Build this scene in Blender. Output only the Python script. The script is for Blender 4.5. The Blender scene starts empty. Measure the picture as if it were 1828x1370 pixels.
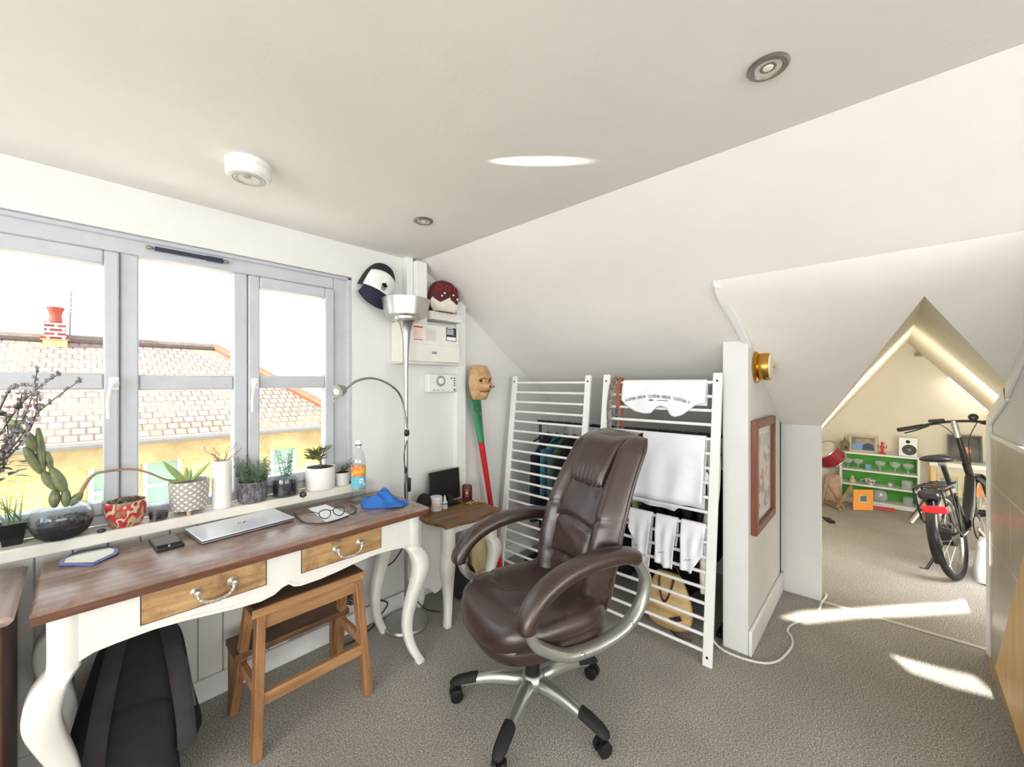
import bpy, bmesh, math, random
from math import sin, cos, pi, radians, sqrt
from mathutils import Vector, Matrix, geometry
random.seed(7)
sc = bpy.context.scene
COL = sc.collection
V = Vector
CAMZ = 1.40
FX, FY = 0.7343, 0.6788            # camera heading in the room's axes (X along the window wall, Y towards it)

# ---------------------------------------------------------------- measuring helpers (pixel of the photograph -> point on a plane of the room)
def ray(px, py):
    u = (px - 914) / 715.0; v = (685 - py) / 715.0
    return V((FX + u * FY, FY - u * FX, v))
def onY(px, py, Y):
    d = ray(px, py); return V((0, 0, CAMZ)) + d * (Y / d.y)
def onX(px, py, X):
    d = ray(px, py); return V((0, 0, CAMZ)) + d * (X / d.x)
def onZ(px, py, z):
    d = ray(px, py); return V((0, 0, CAMZ)) + d * ((z - CAMZ) / d.z)
def fit(px, Y, wpx, ytop):
    """centre x, radius and top height of a round thing standing at depth Y"""
    d = ray(px, ytop); t = Y / d.y; u = (px - 914) / 715.0
    return t * d.x, wpx / 2 * t / 715 / sqrt(1 + u * u), CAMZ + d.z * t

# ---------------------------------------------------------------- materials
def lin(c):
    c /= 255.0
    return c / 12.92 if c <= 0.04045 else ((c + 0.055) / 1.055) ** 2.4
def RGB(r, g, b): return (lin(r), lin(g), lin(b), 1.0)

class NT:
    def __init__(s, name):
        s.m = bpy.data.materials.new(name); s.m.use_nodes = True
        s.t = s.m.node_tree; s.t.nodes.clear()
        s.out = s.n('ShaderNodeOutputMaterial')
    def n(s, typ, **kw):
        nd = s.t.nodes.new(typ)
        for k, v in kw.items():
            if hasattr(nd, k): setattr(nd, k, v)
            else: nd.inputs[k.replace('_', ' ')].default_value = v
        return nd
    def l(s, a, b): s.t.links.new(a, b)
    def bsdf(s, rough=.5, metal=0, **kw):
        b = s.n('ShaderNodeBsdfPrincipled'); b.inputs['Roughness'].default_value = rough; b.inputs['Metallic'].default_value = metal
        for k, v in kw.items(): b.inputs[k.replace('_', ' ')].default_value = v
        s.l(b.outputs[0], s.out.inputs[0]); return b
    def coord(s, scale=(1, 1, 1), kind='Object', rot=(0, 0, 0)):
        tc = s.n('ShaderNodeTexCoord'); mp = s.n('ShaderNodeMapping')
        mp.inputs['Scale'].default_value = scale; mp.inputs['Rotation'].default_value = rot
        s.l(tc.outputs[kind], mp.inputs[0]); return mp.outputs[0]
    def noise(s, vec, scale=5, detail=3, rough=.55, dist=0):
        n = s.n('ShaderNodeTexNoise'); n.inputs['Scale'].default_value = scale; n.inputs['Detail'].default_value = detail
        n.inputs['Roughness'].default_value = rough; n.inputs['Distortion'].default_value = dist
        s.l(vec, n.inputs['Vector']); return n.outputs['Fac']
    def ramp(s, fac, stops):
        r = s.n('ShaderNodeValToRGB'); e = r.color_ramp.elements
        while len(e) < len(stops): e.new(.5)
        for i, (p, c) in enumerate(stops): e[i].position = p; e[i].color = c
        s.l(fac, r.inputs[0]); return r.outputs[0]
    def bump(s, h, b, strength=.3, dist=.01):
        n = s.n('ShaderNodeBump'); n.inputs['Strength'].default_value = strength; n.inputs['Distance'].default_value = dist
        s.l(h, n.inputs['Height']); s.l(n.outputs[0], b.inputs['Normal'])
    def mix(s, fac, a, b):
        m = s.n('ShaderNodeMix', data_type='RGBA')
        if hasattr(fac, 'node'): s.l(fac, m.inputs[0])
        else: m.inputs[0].default_value = fac
        for v, i in ((a, 6), (b, 7)):
            if hasattr(v, 'node'): s.l(v, m.inputs[i])
            else: m.inputs[i].default_value = v
        return m.outputs[2]

MATS = {}
def plain(name, c, rough=.5, metal=0, var=.06, nscale=14, bump=0, bscale=60, **kw):
    if name in MATS: return MATS[name]
    s = NT(name); b = s.bsdf(rough, metal, **kw); vec = s.coord()
    c = RGB(*c); d = tuple(max(0, x * (1 - var * 2)) for x in c[:3]) + (1,); e = tuple(min(1, x * (1 + var)) for x in c[:3]) + (1,)
    s.l(s.ramp(s.noise(vec, nscale), [(.3, d), (.7, e)]), b.inputs['Base Color'])
    if bump: s.bump(s.noise(vec, bscale, 4), b, bump, .004)
    MATS[name] = s.m; return s.m
def wood(name, c1, c2, c3=None, axis='X', scale=1.0, rough=.5, wear=None, bump=.15):
    if name in MATS: return MATS[name]
    s = NT(name); b = s.bsdf(rough)
    sc_ = {'X': (3, 30, 30), 'Y': (30, 3, 30), 'Z': (30, 30, 3)}[axis]
    vec = s.coord(tuple(k * scale for k in sc_))
    f = s.noise(vec, 1.0, 6, .6, .6)
    stops = [(.3, RGB(*c1)), (.62, RGB(*c2))] + ([(.8, RGB(*c3))] if c3 else [])
    col = s.ramp(f, stops)
    if wear:
        w = s.noise(s.coord(), 7 * scale, 5, .65)
        col = s.mix(s.ramp(w, [(.5, (0, 0, 0, 1)), (.68, (1, 1, 1, 1))]), col, RGB(*wear))
    s.l(col, b.inputs['Base Color'])
    if bump: s.bump(f, b, bump, .004)
    MATS[name] = s.m; return s.m
def glass(name, tint=(.96, .98, .98), refl=.03, rough=.0, milk=0):
    if name in MATS: return MATS[name]
    s = NT(name)
    tr = s.n('ShaderNodeBsdfTransparent'); tr.inputs[0].default_value = tint + (1,)
    gl = s.n('ShaderNodeBsdfGlossy'); gl.inputs['Roughness'].default_value = rough
    fr = s.n('ShaderNodeLayerWeight'); fr.inputs['Blend'].default_value = .25
    mt = s.n('ShaderNodeMath', operation='MULTIPLY_ADD'); mt.inputs[1].default_value = .3; mt.inputs[2].default_value = refl
    s.l(fr.outputs['Facing'], mt.inputs[0])
    mx = s.n('ShaderNodeMixShader'); s.l(mt.outputs[0], mx.inputs[0]); s.l(tr.outputs[0], mx.inputs[1]); s.l(gl.outputs[0], mx.inputs[2])
    sh = mx.outputs[0]
    if milk:
        df = s.n('ShaderNodeBsdfDiffuse'); df.inputs[0].default_value = (.9, .93, .92, 1); m2 = s.n('ShaderNodeMixShader'); m2.inputs[0].default_value = milk
        s.l(sh, m2.inputs[1]); s.l(df.outputs[0], m2.inputs[2]); sh = m2.outputs[0]
    s.l(sh, s.out.inputs[0]); MATS[name] = s.m; return s.m
def pane_glass(name):
    s = NT(name)
    tr = s.n('ShaderNodeBsdfTransparent'); gl = s.n('ShaderNodeBsdfGlossy'); gl.inputs['Roughness'].default_value = .02
    mx = s.n('ShaderNodeMixShader'); mx.inputs[0].default_value = .008
    s.l(tr.outputs[0], mx.inputs[1]); s.l(gl.outputs[0], mx.inputs[2]); s.l(mx.outputs[0], s.out.inputs[0]); return s.m
def emit(name, c, k):
    s = NT(name); e = s.n('ShaderNodeEmission'); e.inputs[0].default_value = RGB(*c); e.inputs[1].default_value = k
    s.l(e.outputs[0], s.out.inputs[0]); return s.m
def patches(name, cols, scale=8, rough=.5, stretch=(1, 1, 1), vor=False):
    """blotches of several flat colours (printed or painted surface)"""
    if name in MATS: return MATS[name]
    s = NT(name); b = s.bsdf(rough); vec = s.coord(stretch)
    if vor:
        n = s.n('ShaderNodeTexVoronoi'); n.inputs['Scale'].default_value = scale; s.l(vec, n.inputs['Vector'])
        sp = s.n('ShaderNodeSeparateColor'); s.l(n.outputs['Color'], sp.inputs[0]); f = sp.outputs[0]
    else: f = s.noise(vec, scale, 2, .5)
    r = s.n('ShaderNodeValToRGB'); r.color_ramp.interpolation = 'CONSTANT'; e = r.color_ramp.elements
    while len(e) < len(cols): e.new(.5)
    for i, c in enumerate(cols):
        e[i].position = (i / len(cols)) if vor else (.28 + .44 * i / len(cols)) if i else 0
        e[i].color = RGB(*c)
    s.l(f, r.inputs[0]); s.l(r.outputs[0], b.inputs['Base Color']); MATS[name] = s.m; return s.m

def carpet_mat():
    s = NT('grey_carpet'); b = s.bsdf(.95); vec = s.coord()
    f = s.noise(vec, 170, 3, .7); g = s.noise(vec, 2.2, 4, .6); h = s.noise(vec, 420, 2, .6)
    col = s.ramp(f, [(.32, RGB(88, 86, 82)), (.5, RGB(160, 156, 148)), (.68, RGB(228, 223, 212))])
    col = s.mix(s.ramp(g, [(.35, (0, 0, 0, 1)), (.65, (.28, .28, .28, 1))]), col, RGB(120, 116, 110))
    s.l(col, b.inputs['Base Color'])
    a = s.n('ShaderNodeMath', operation='ADD'); s.l(f, a.inputs[0]); s.l(h, a.inputs[1])
    s.bump(a.outputs[0], b, .55, .006); return s.m
def wall_mat(name, c, bump=.05):
    s = NT(name); b = s.bsdf(.75); vec = s.coord()
    f = s.noise(vec, 3.0, 4, .6); c_ = RGB(*c); d = tuple(x * .96 for x in c_[:3]) + (1,)
    s.l(s.ramp(f, [(.35, d), (.65, c_)]), b.inputs['Base Color'])
    a = s.n('ShaderNodeMath', operation='ADD'); g = s.noise(vec, 28, 3); h = s.noise(vec, 2.2, 2)
    m2 = s.n('ShaderNodeMath', operation='MULTIPLY'); m2.inputs[1].default_value = 2.5; s.l(h, m2.inputs[0])
    s.l(g, a.inputs[0]); s.l(m2.outputs[0], a.inputs[1]); s.bump(a.outputs[0], b, bump, .02); return s.m
def brick_mat(name, c1, c2, mortar, w, h, gap=.012, vec_scale=(1, 1, 1), plane='XZ', rough=.85, offset=.5, bump=.4, stain=None):
    s = NT(name); b = s.bsdf(rough)
    tc = s.n('ShaderNodeTexCoord'); sp = s.n('ShaderNodeSeparateXYZ'); cb = s.n('ShaderNodeCombineXYZ')
    s.l(tc.outputs['Object'], sp.inputs[0]); s.l(sp.outputs[plane[0]], cb.inputs[0]); s.l(sp.outputs[plane[1]], cb.inputs[1])
    mp = s.n('ShaderNodeMapping'); mp.inputs['Scale'].default_value = vec_scale; s.l(cb.outputs[0], mp.inputs[0])
    br = s.n('ShaderNodeTexBrick'); br.offset = offset
    for k, v in (('Color1', RGB(*c1)), ('Color2', RGB(*c2)), ('Mortar', RGB(*mortar)), ('Scale', 1.0), ('Mortar Size', gap), ('Brick Width', w), ('Row Height', h)):
        br.inputs[k].default_value = v
    s.l(mp.outputs[0], br.inputs['Vector']); col = br.outputs['Color']
    if stain:
        w_ = s.noise(s.coord(), 1.1, 6, .7)
        col = s.mix(s.ramp(w_, [(.47, (0, 0, 0, 1)), (.6, (.75, .75, .75, 1))]), col, RGB(*stain))
    s.l(col, b.inputs['Base Color'])
    iv = s.n('ShaderNodeMath', operation='SUBTRACT'); iv.inputs[0].default_value = 1; s.l(br.outputs['Fac'], iv.inputs[1])
    s.bump(iv.outputs[0], b, bump, .006); return s.m

# ---------------------------------------------------------------- mesh builder
class MB:
    def __init__(s): s.v = []; s.f = []
    def add(s, vs, fs):
        b = len(s.v); s.v += [V(x) for x in vs]; s.f += [tuple(i + b for i in f) for f in fs]; return s
    def box(s, a, b, M=None):
        x0, y0, z0 = a; x1, y1, z1 = b
        vs = [V(p) for p in ((x0, y0, z0), (x1, y0, z0), (x1, y1, z0), (x0, y1, z0), (x0, y0, z1), (x1, y0, z1), (x1, y1, z1), (x0, y1, z1))]
        if M: vs = [M @ p for p in vs]
        return s.add(vs, [(3, 2, 1, 0), (4, 5, 6, 7), (0, 1, 5, 4), (1, 2, 6, 5), (2, 3, 7, 6), (3, 0, 4, 7)])
    def bar(s, p0, p1, w, h, up=(0, 0, 1), w1=None, h1=None):
        p0, p1 = V(p0), V(p1); d = (p1 - p0).normalized(); up = V(up)
        if abs(d.dot(up)) > .98: up = V((1, 0, 0))
        a = d.cross(up).normalized(); b = a.cross(d).normalized(); w1 = w1 or w; h1 = h1 or h
        vs = []
        for p, ww, hh in ((p0, w, h), (p1, w1, h1)):
            vs += [p + a * (i * ww / 2) + b * (j * hh / 2) for i, j in ((-1, -1), (1, -1), (1, 1), (-1, 1))]
        return s.add(vs, [(3, 2, 1, 0), (4, 5, 6, 7), (0, 1, 5, 4), (1, 2, 6, 5), (2, 3, 7, 6), (3, 0, 4, 7)])
    def loft(s, rings, cap=True, closed=False):
        n = len(rings[0]); vs = [p for r in rings for p in r]; fs = []
        m = len(rings)
        for i in range(m if closed else m - 1):
            k = (i + 1) % m
            for j in range(n):
                jj = (j + 1) % n; fs.append((i * n + j, i * n + jj, k * n + jj, k * n + j))
        if cap and not closed:
            fs.append(tuple(range(n - 1, -1, -1))); fs.append(tuple((m - 1) * n + j for j in range(n)))
        return s.add(vs, fs)
    def tube(s, pts, r, n=10, closed=False, flat=1.0, up=None, sq=2.0):
        """round (or squarish, sq > 2) bar along a path; r may be a list; flat scales the second axis"""
        pts = [V(p) for p in pts]; m = len(pts); rr = r if isinstance(r, (list, tuple)) else [r] * m
        T = []
        for i in range(m):
            a = pts[(i - 1) % m] if (closed or i) else pts[i]; b = pts[(i + 1) % m] if (closed or i < m - 1) else pts[i]
            T.append((b - a).normalized() if (b - a).length > 1e-9 else V((0, 0, 1)))
        nrm = V(up) if up else (V((0, 0, 1)) if abs(T[0].z) < .9 else V((1, 0, 0)))
        rings = []
        for i in range(m):
            if up: nrm = V(up)
            nrm = nrm - T[i] * nrm.dot(T[i])
            if nrm.length < 1e-6: nrm = T[i].orthogonal()
            nrm.normalize(); bi = T[i].cross(nrm); ring = []
            for j in range(n):
                a = 2 * pi * j / n; c_, s_ = cos(a), sin(a)
                if sq != 2.0:
                    c_ = math.copysign(abs(c_) ** (2 / sq), c_); s_ = math.copysign(abs(s_) ** (2 / sq), s_)
                ring.append(pts[i] + bi * (c_ * rr[i]) + nrm * (s_ * rr[i] * flat))
            rings.append(ring)
        return s.loft(rings, True, closed)
    def lathe(s, prof, c=(0, 0, 0), n=28, M=None, fn=None):
        c = V(c); rings = []
        for r, z in prof:
            ring = []
            for j in range(n):
                a = 2 * pi * j / n; k = fn(a, z) if fn else 1
                p = V((r * k * cos(a), r * k * sin(a), z)); ring.append(c + (M @ p if M else p))
            rings.append(ring)
        return s.loft(rings)
    def cyl(s, p0, p1, r0, r1=None, n=16): return s.tube([p0, p1], [r0, r0 if r1 is None else r1], n)
    def ball(s, c, r, n=16, m=10, M=None):
        if not isinstance(r, (tuple, list)): r = (r, r, r)
        c = V(c); rings = []
        for i in range(m + 1):
            t = pi * i / m; k = max(sin(t), 1e-3)
            ring = []
            for j in range(n):
                a = 2 * pi * j / n; p = V((r[0] * k * cos(a), r[1] * k * sin(a), -r[2] * cos(t))); ring.append(c + (M @ p if M else p))
            rings.append(ring)
        return s.loft(rings)
    def prism(s, poly, vec):
        vec = V(vec); n = len(poly); a = [V(p) for p in poly]; b = [p + vec for p in a]
        tri = geometry.tessellate_polygon([a]); fs = [tuple(t) for t in tri] + [tuple(n + i for i in reversed(t)) for t in tri]
        fs += [(i, (i + 1) % n, n + (i + 1) % n, n + i) for i in range(n)]
        return s.add(a + b, fs)
    def grid(s, fn, nu, nv):
        vs = [fn(i / nu, j / nv) for i in range(nu + 1) for j in range(nv + 1)]
        return s.add(vs, [(i * (nv + 1) + j, (i + 1) * (nv + 1) + j, (i + 1) * (nv + 1) + j + 1, i * (nv + 1) + j + 1) for i in range(nu) for j in range(nv)])
    def quad(s, *p): return s.add(p, [tuple(range(len(p)))])
    def build(s, name, mat, parent=None, world=True, bevel=0, sub=0, solid=0, sharp=35, offset=0, weld=False, flat=False):
        me = bpy.data.meshes.new(name)
        vs = s.v
        if parent is not None and world:
            r = parent
            while r.parent: r = r.parent
            Mi = r.matrix_basis.inverted(); vs = [Mi @ p for p in vs]
        me.from_pydata([tuple(p) for p in vs], [], s.f)
        bm = bmesh.new(); bm.from_mesh(me)
        if weld: bmesh.ops.remove_doubles(bm, verts=bm.verts, dist=1e-4)
        bmesh.ops.recalc_face_normals(bm, faces=bm.faces); bm.to_mesh(me); bm.free()
        for p in me.polygons: p.use_smooth = not flat
        me.set_sharp_from_angle(angle=radians(sharp))
        me.materials.append(mat); o = bpy.data.objects.new(name, me); COL.objects.link(o)
        if parent is not None: o.parent = parent
        if solid:
            md = o.modifiers.new('Solidify', 'SOLIDIFY'); md.thickness = solid; md.offset = offset
        if bevel:
            md = o.modifiers.new('Bevel', 'BEVEL'); md.width = bevel; md.segments = 2; md.limit_method = 'ANGLE'; md.angle_limit = radians(30)
        if sub:
            md = o.modifiers.new('Subsurf', 'SUBSURF'); md.levels = sub; md.render_levels = sub
        return o

def tag(o, label, cat, group=None, kind=None):
    if label: o['label'] = label
    if cat: o['category'] = cat
    if group: o['group'] = group
    if kind: o['kind'] = kind
    return o
def struct(o):
    o['kind'] = 'structure'; return o
def thing(name, label, cat, loc=(0, 0, 0), rot=(0, 0, 0), group=None):
    o = bpy.data.objects.new(name, None); COL.objects.link(o); o.empty_display_size = .05
    o.location = loc; o.rotation_euler = rot
    o.matrix_basis = Matrix.LocRotScale(V(loc), __import__('mathutils').Euler(rot), None)
    return tag(o, label, cat, group)
def dup(root, loc, rot=None, label=None, group=None):
    r = root.copy(); COL.objects.link(r); r.location = loc
    if rot is not None: r.rotation_euler = rot
    if label: r['label'] = label
    if group: r['group'] = group
    for ch in list(root.children):
        c = ch.copy(); COL.objects.link(c); c.parent = r
        for g in ch.children:
            d = g.copy(); COL.objects.link(d); d.parent = c
    return r
def lerp(a, b, t): return a + (b - a) * t
def curve(pts, n=8):
    """Catmull-Rom through points"""
    P = [V(p) for p in pts]; out = []
    for i in range(len(P) - 1):
        p0 = P[max(i - 1, 0)]; p1 = P[i]; p2 = P[i + 1]; p3 = P[min(i + 2, len(P) - 1)]
        for k in range(n):
            t = k / n
            out.append(.5 * ((2 * p1) + (p2 - p0) * t + (2 * p0 - 5 * p1 + 4 * p2 - p3) * t * t + (3 * p1 - p0 - 3 * p2 + p3) * t ** 3))
    out.append(P[-1]); return out
def interp(xs, x):
    for (a, b), (c, d) in zip(xs, xs[1:]):
        if x <= c: return b + (d - b) * max(0, (x - a)) / (c - a)
    return xs[-1][1]
def text_mb(mb, txt, size, M, depth=.0008, space=1.0):
    cu = bpy.data.curves.new('t', 'FONT'); cu.body = txt; cu.size = size; cu.extrude = depth; cu.align_x = 'CENTER'; cu.align_y = 'CENTER'
    cu.resolution_u = 3; cu.space_character = space
    o = bpy.data.objects.new('t', cu); COL.objects.link(o); bpy.context.view_layer.update()
    me = bpy.data.meshes.new_from_object(o)
    mb.add([M @ v.co for v in me.vertices], [tuple(p.vertices) for p in me.polygons])
    bpy.data.objects.remove(o); bpy.data.meshes.remove(me); bpy.data.curves.remove(cu)
def face_M(origin, right, up):
    r = V(right).normalized(); u = V(up); u = (u - r * u.dot(r)).normalized(); n = r.cross(u)
    return Matrix((( r.x, u.x, n.x, origin[0]), (r.y, u.y, n.y, origin[1]), (r.z, u.z, n.z, origin[2]), (0, 0, 0, 1)))

# shared materials
WHITE_WALL = wall_mat('white_plaster', (226, 226, 223))
CEIL = wall_mat('ceiling_plaster', (238, 235, 229), .05)
CREAM = wall_mat('cream_plaster', (242, 234, 212))
GLOSS_WHITE = plain('white_gloss_paint', (236, 236, 234), .5, var=.02)
CHIC = plain('chalky_white_paint', (232, 230, 223), .5, var=.03, nscale=9, bump=.08)
BLACK = plain('black_plastic', (22, 22, 24), .4)
RUBBER = plain('black_rubber', (18, 18, 19), .7)
CHROME = plain('brushed_steel', (190, 190, 190), .28, 1.0, var=.05)
SILVER = plain('silver_paint', (176, 176, 172), .33, .85, var=.04)
DARKMETAL = plain('dark_metal', (46, 46, 50), .35, .7)
WHITEP = plain('white_plastic', (235, 235, 232), .35, var=.02)
PAPER = plain('white_paper', (240, 242, 246), .7, var=.01)
CARPET = carpet_mat()
CLEAR = glass('clear_glass')
SOIL = plain('dark_soil', (34, 29, 27), .95, var=.4, nscale=160, bump=.9, bscale=200)
GOLD = plain('brass', (196, 150, 70), .22, 1.0, var=.08)
LEAF = plain('green_leaf', (92, 128, 62), .45, var=.25, nscale=30)
LEAF2 = plain('grey_green_leaf', (120, 140, 110), .55, var=.25, nscale=30)
LEAF3 = plain('olive_leaf', (112, 122, 62), .45, var=.3, nscale=25)
CACT = plain('cactus_green', (122, 132, 92), .5, var=.25, nscale=25)
STEM = plain('brown_stem', (120, 98, 72), .7, var=.2)
# ================================================================ THE ROOM
def poly_with_holes(outer, holes, z=0):
    pts = [V(p[:2]) for p in outer]; edges = [(i, (i + 1) % len(outer)) for i in range(len(outer))]
    for h in holes:
        b = len(pts); pts += [V(p[:2]) for p in h]; edges += [(b + i, b + (i + 1) % len(h)) for i in range(len(h))]
    vs, es, fs, _a, _b, _c = geometry.delaunay_2d_cdt(pts, edges, [], 0, 1e-5)
    def inside(p, poly):
        r = False
        for i in range(len(poly)):
            a, b = poly[i], poly[i - 1]
            if (a[1] > p.y) != (b[1] > p.y) and p.x < (b[0] - a[0]) * (p.y - a[1]) / (b[1] - a[1]) + a[0]: r = not r
        return r
    keep = []
    for f in fs:
        c = sum((vs[i] for i in f), V((0, 0))) / len(f)
        if inside(c, outer) and not any(inside(c, h) for h in holes): keep.append(tuple(f))
    return [V((p.x, p.y, z)) for p in vs], keep

H = 2.19
YW = 2.22
# floor
struct(MB().box((-3.7, -4.3, -.08), (6.6, 2.4, 0)).build('floor', CARPET))
# flat ceiling; two slots added behind the camera to shape the floor's sun patches
SUN = V((1, 0, -.839))
def slot(pxs):
    out = []
    for p in pxs:
        q = onZ(p[0], p[1], 0); q.y = max(q.y, -.402); out.append((q.x - H / .839, q.y))
    return out
slots = [slot([(1393, 1103), (1432, 1091), (1530, 1086), (1620, 1080), (1700, 1076), (1742, 1074), (1750, 1097), (1620, 1101), (1530, 1104), (1440, 1114)]),
         slot([(1590, 1169), (1680, 1194), (1740, 1208), (1782, 1247), (1700, 1226), (1625, 1200)])]
vs, fs = poly_with_holes([(-3.7, -4.3), (1.49, -4.3), (1.49, 2.3), (-3.7, 2.3)], slots, H)
struct(MB().add(vs, fs).build('ceiling', CEIL, flat=True))
# sloping ceiling
m = MB()
def strip(m, prof, y0, y1):
    for (x0, z0), (x1, z1) in zip(prof, prof[1:]): m.quad((x0, y0, z0), (x1, y0, z1), (x1, y1, z1), (x0, y1, z0))
strip(m, [(1.49, H), (1.62, 2.105), (1.80, 1.99), (1.985, 1.872)], -4.3, 2.3)
EAVE = [(1.985, 1.872), (2.16, 1.745), (2.33, 1.62), (2.58, 1.47), (2.9, 1.24), (3.2, 1.03)]
m.quad((1.985, .57, 1.872), (1.985, 2.3, 1.872), (2.33, 2.3, 1.62), (2.33, .53, 1.62))
strip(m, EAVE[2:], .53, 2.3)
strip(m, EAVE, -4.3, -.515)
struct(m.build('ceiling_slope', CEIL, sharp=40, weld=True))
# dropped slope over the passage, with the triangular cut of the loft's pitched roof
def s2(x): return 1.838 - .567 * (x - 1.985)
APEX = V((2.173, -.117, s2(2.173))); VB = V((3.24, .29, s2(3.24))); VR = V((2.777, -.412, s2(2.777)))
m = MB()
L0 = V((2.03, .572, s2(2.03))); R0 = V((2.03, -.52, s2(2.03))); L1 = V((3.24, .51, s2(3.24))); R1 = V((2.777, -.52, s2(2.777)))
m.quad(L0, R0, APEX); m.quad(L0, APEX, VB, L1); m.quad(R0, R1, VR, APEX)
m.quad((1.985, .575, 1.872), (1.985, -.52, 1.872), R0, L0)
struct(m.build('ceiling_passage', CEIL, sharp=30, weld=True))
# pitched loft ceiling
XF = 6.45
CF = onX(1620, 612, XF); DL = onX(1470, 766, XF); DR = onX(1765, 735, XF)
def ext(a, b, k): return a + (b - a) * k
DL2 = ext(CF, DL, 1.6); DR2 = ext(CF, DR, 1.7)
m = MB()
VB2 = V((3.24, .78, .42)); VR2 = V((2.777, -.9, .72))
m.quad(APEX, CF, DL, VB); m.quad(VB, DL, DL2, VB2)
m.quad(APEX, VR, DR, CF); m.quad(VR, VR2, DR2, DR)
struct(m.build('ceiling_loft', CREAM, sharp=20, weld=True))
struct(MB().box((XF, -2, -.05), (XF + .06, 1.8, 2.1)).build('wall_loft_end', CREAM))
struct(MB().box((3.3, .86, 0), (XF, .92, .6)).box((2.9, -1.56, 0), (XF, -1.5, .6)).build('wall_loft_side', CREAM))
# window wall
m = MB()
WX0, WX1, WZ0, WZ1 = -.40, 1.062, .80, 2.005
m.box((-3.7, YW, 0), (WX0, YW + .13, 2.3)).box((WX1, YW, 0), (3.3, YW + .13, 2.3)).box((WX0, YW, WZ1), (WX1, YW + .13, 2.3)).box((WX0, YW, 0), (WX1, YW + .13, WZ0))
struct(m.build('wall_window', WHITE_WALL))
m = MB()
x = -.75
while x < .72:
    m.box((x + .0022, YW - .016, .0), (x + .0898, YW - .001, .80)); x += .092
struct(m.build('wall_panelling', CHIC, bevel=.003))
struct(MB().box((-3.6, YW - .034, 0), (1.43, YW - .017, .098)).box((1.88, YW - .02, 0), (3.2, YW - .002, .098)).build('baseboard_window', GLOSS_WHITE, bevel=.004))
# boxed battens beside the fuse box
m = MB()
m.box((1.385, YW - .05, 1.775), (1.43, YW - .001, 2.19)).box((1.432, YW - .085, 1.775), (1.512, YW - .001, 2.17))
m.box((1.785, YW - .045, 0), (1.87, YW - .001, 1.975)).box((1.512, YW - .02, 1.775), (1.785, YW - .001, 1.81))
struct(m.build('trim_1', GLOSS_WHITE, bevel=.003))
# eaves wall behind the racks, back walls of the unseen end of the room
struct(MB().box((3.2, .505, 0), (3.26, 2.3, 1.3)).build('wall_eaves', WHITE_WALL))
m = MB()
m.box((-3.7, -4.3, 0), (-3.6, 2.3, .75)).box((-3.7, -4.3, 2.0), (-3.6, 2.3, 2.3)).box((-3.7, 1.4, .75), (-3.6, 2.3, 2.0)).box((-3.7, -4.3, .75), (-3.6, -3.0, 2.0))
struct(m.build('wall_back', WHITE_WALL))
m = MB()
m.box((-3.7, -4.3, 0), (3.3, -4.2, .75)).box((-3.7, -4.3, 2.0), (3.3, -4.2, 2.3)).box((-3.7, -4.3, .75), (-2.4, -4.2, 2.0)).box((1.9, -4.3, .75), (3.3, -4.2, 2.0))
struct(m.build('wall_kitchen', WHITE_WALL))
# partition with the picture: end face X=2.33, side Y=.505
prof = [(2.33, 1.62), (2.58, 1.47), (2.9, 1.24), (3.24, 1.03)]
m = MB(); m.prism([(2.33, .505, 0), (3.239, .505, 0), (3.239, .505, s2(3.24) + .02), (2.33, .505, s2(2.33) + .015)], (0, .12, 0))
struct(m.build('wall_partition', WHITE_WALL, bevel=.004))
m = MB().prism([(1.985, .572, s2(1.985) + .035), (2.012, .54, s2(1.985) + .02), (2.36, .497, 1.60), (2.33, .53, 1.625)], (0, 0, -.02))
struct(m.build('trim_2', GLOSS_WHITE))
struct(MB().box((3.24, .29, 0), (3.30, .53, s2(3.24))).build('wall_knee', WHITE_WALL))
struct(MB().box((2.328, .488, 0), (3.24, .5045, .13)).build('baseboard_partition', GLOSS_WHITE, bevel=.006))
# right-hand fin wall with tiles
FY_ = -.41
m = MB().prism([(1.9, FY_, 0), (3.2, FY_, 0), (3.2, FY_, 1.225), (2.777, FY_, VR.z), (2.3, FY_, s2(2.3)), (1.9, FY_, 1.86)], (0, -.1, 0))
struct(m.build('wall_fin', WHITE_WALL))
m = MB()
m.bar((2.22, FY_ + .006, s2(2.2) - .035), (2.80, FY_ + .006, VR.z - .035), .012, .07, up=(0, 0, 1))
m.bar((2.777, FY_ + .006, VR.z - .033), (3.2, FY_ + .006, 1.20), .012, .065, up=(0, 0, 1))
m.box((3.135, FY_, 0), (3.205, FY_ + .014, 1.225)).box((3.19, -.51, 0), (3.206, FY_ + .005, 1.22))
struct(m.build('trim_3', GLOSS_WHITE, bevel=.003))
TILE = brick_mat('grey_wall_tile', (178, 168, 150), (192, 183, 166), (216, 210, 198), .6, .3, .006, plane='XZ', rough=.3, bump=.15, stain=(150, 143, 130))
struct(MB().box((1.9, FY_ + .0005, .0), (3.125, FY_ + .009, 1.13)).build('wall_tiles', TILE))
struct(MB().box((1.9, FY_ + .0005, 1.13), (3.135, FY_ + .014, 1.15)).box((3.112, FY_ + .0005, 0), (3.136, FY_ + .014, 1.14)).build('trim_4', GLOSS_WHITE))
struct(MB().box((1.9, FY_ + .009, 0), (3.13, FY_ + .022, .022)).build('trim_5', plain('pine_strip', (170, 150, 120), .6)))
struct(MB().box((3.222, -.41, 0), (3.25, .29, .006)).build('trim_6', plain('threshold_strip', (196, 190, 178), .4, var=.03), bevel=.002))

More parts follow.
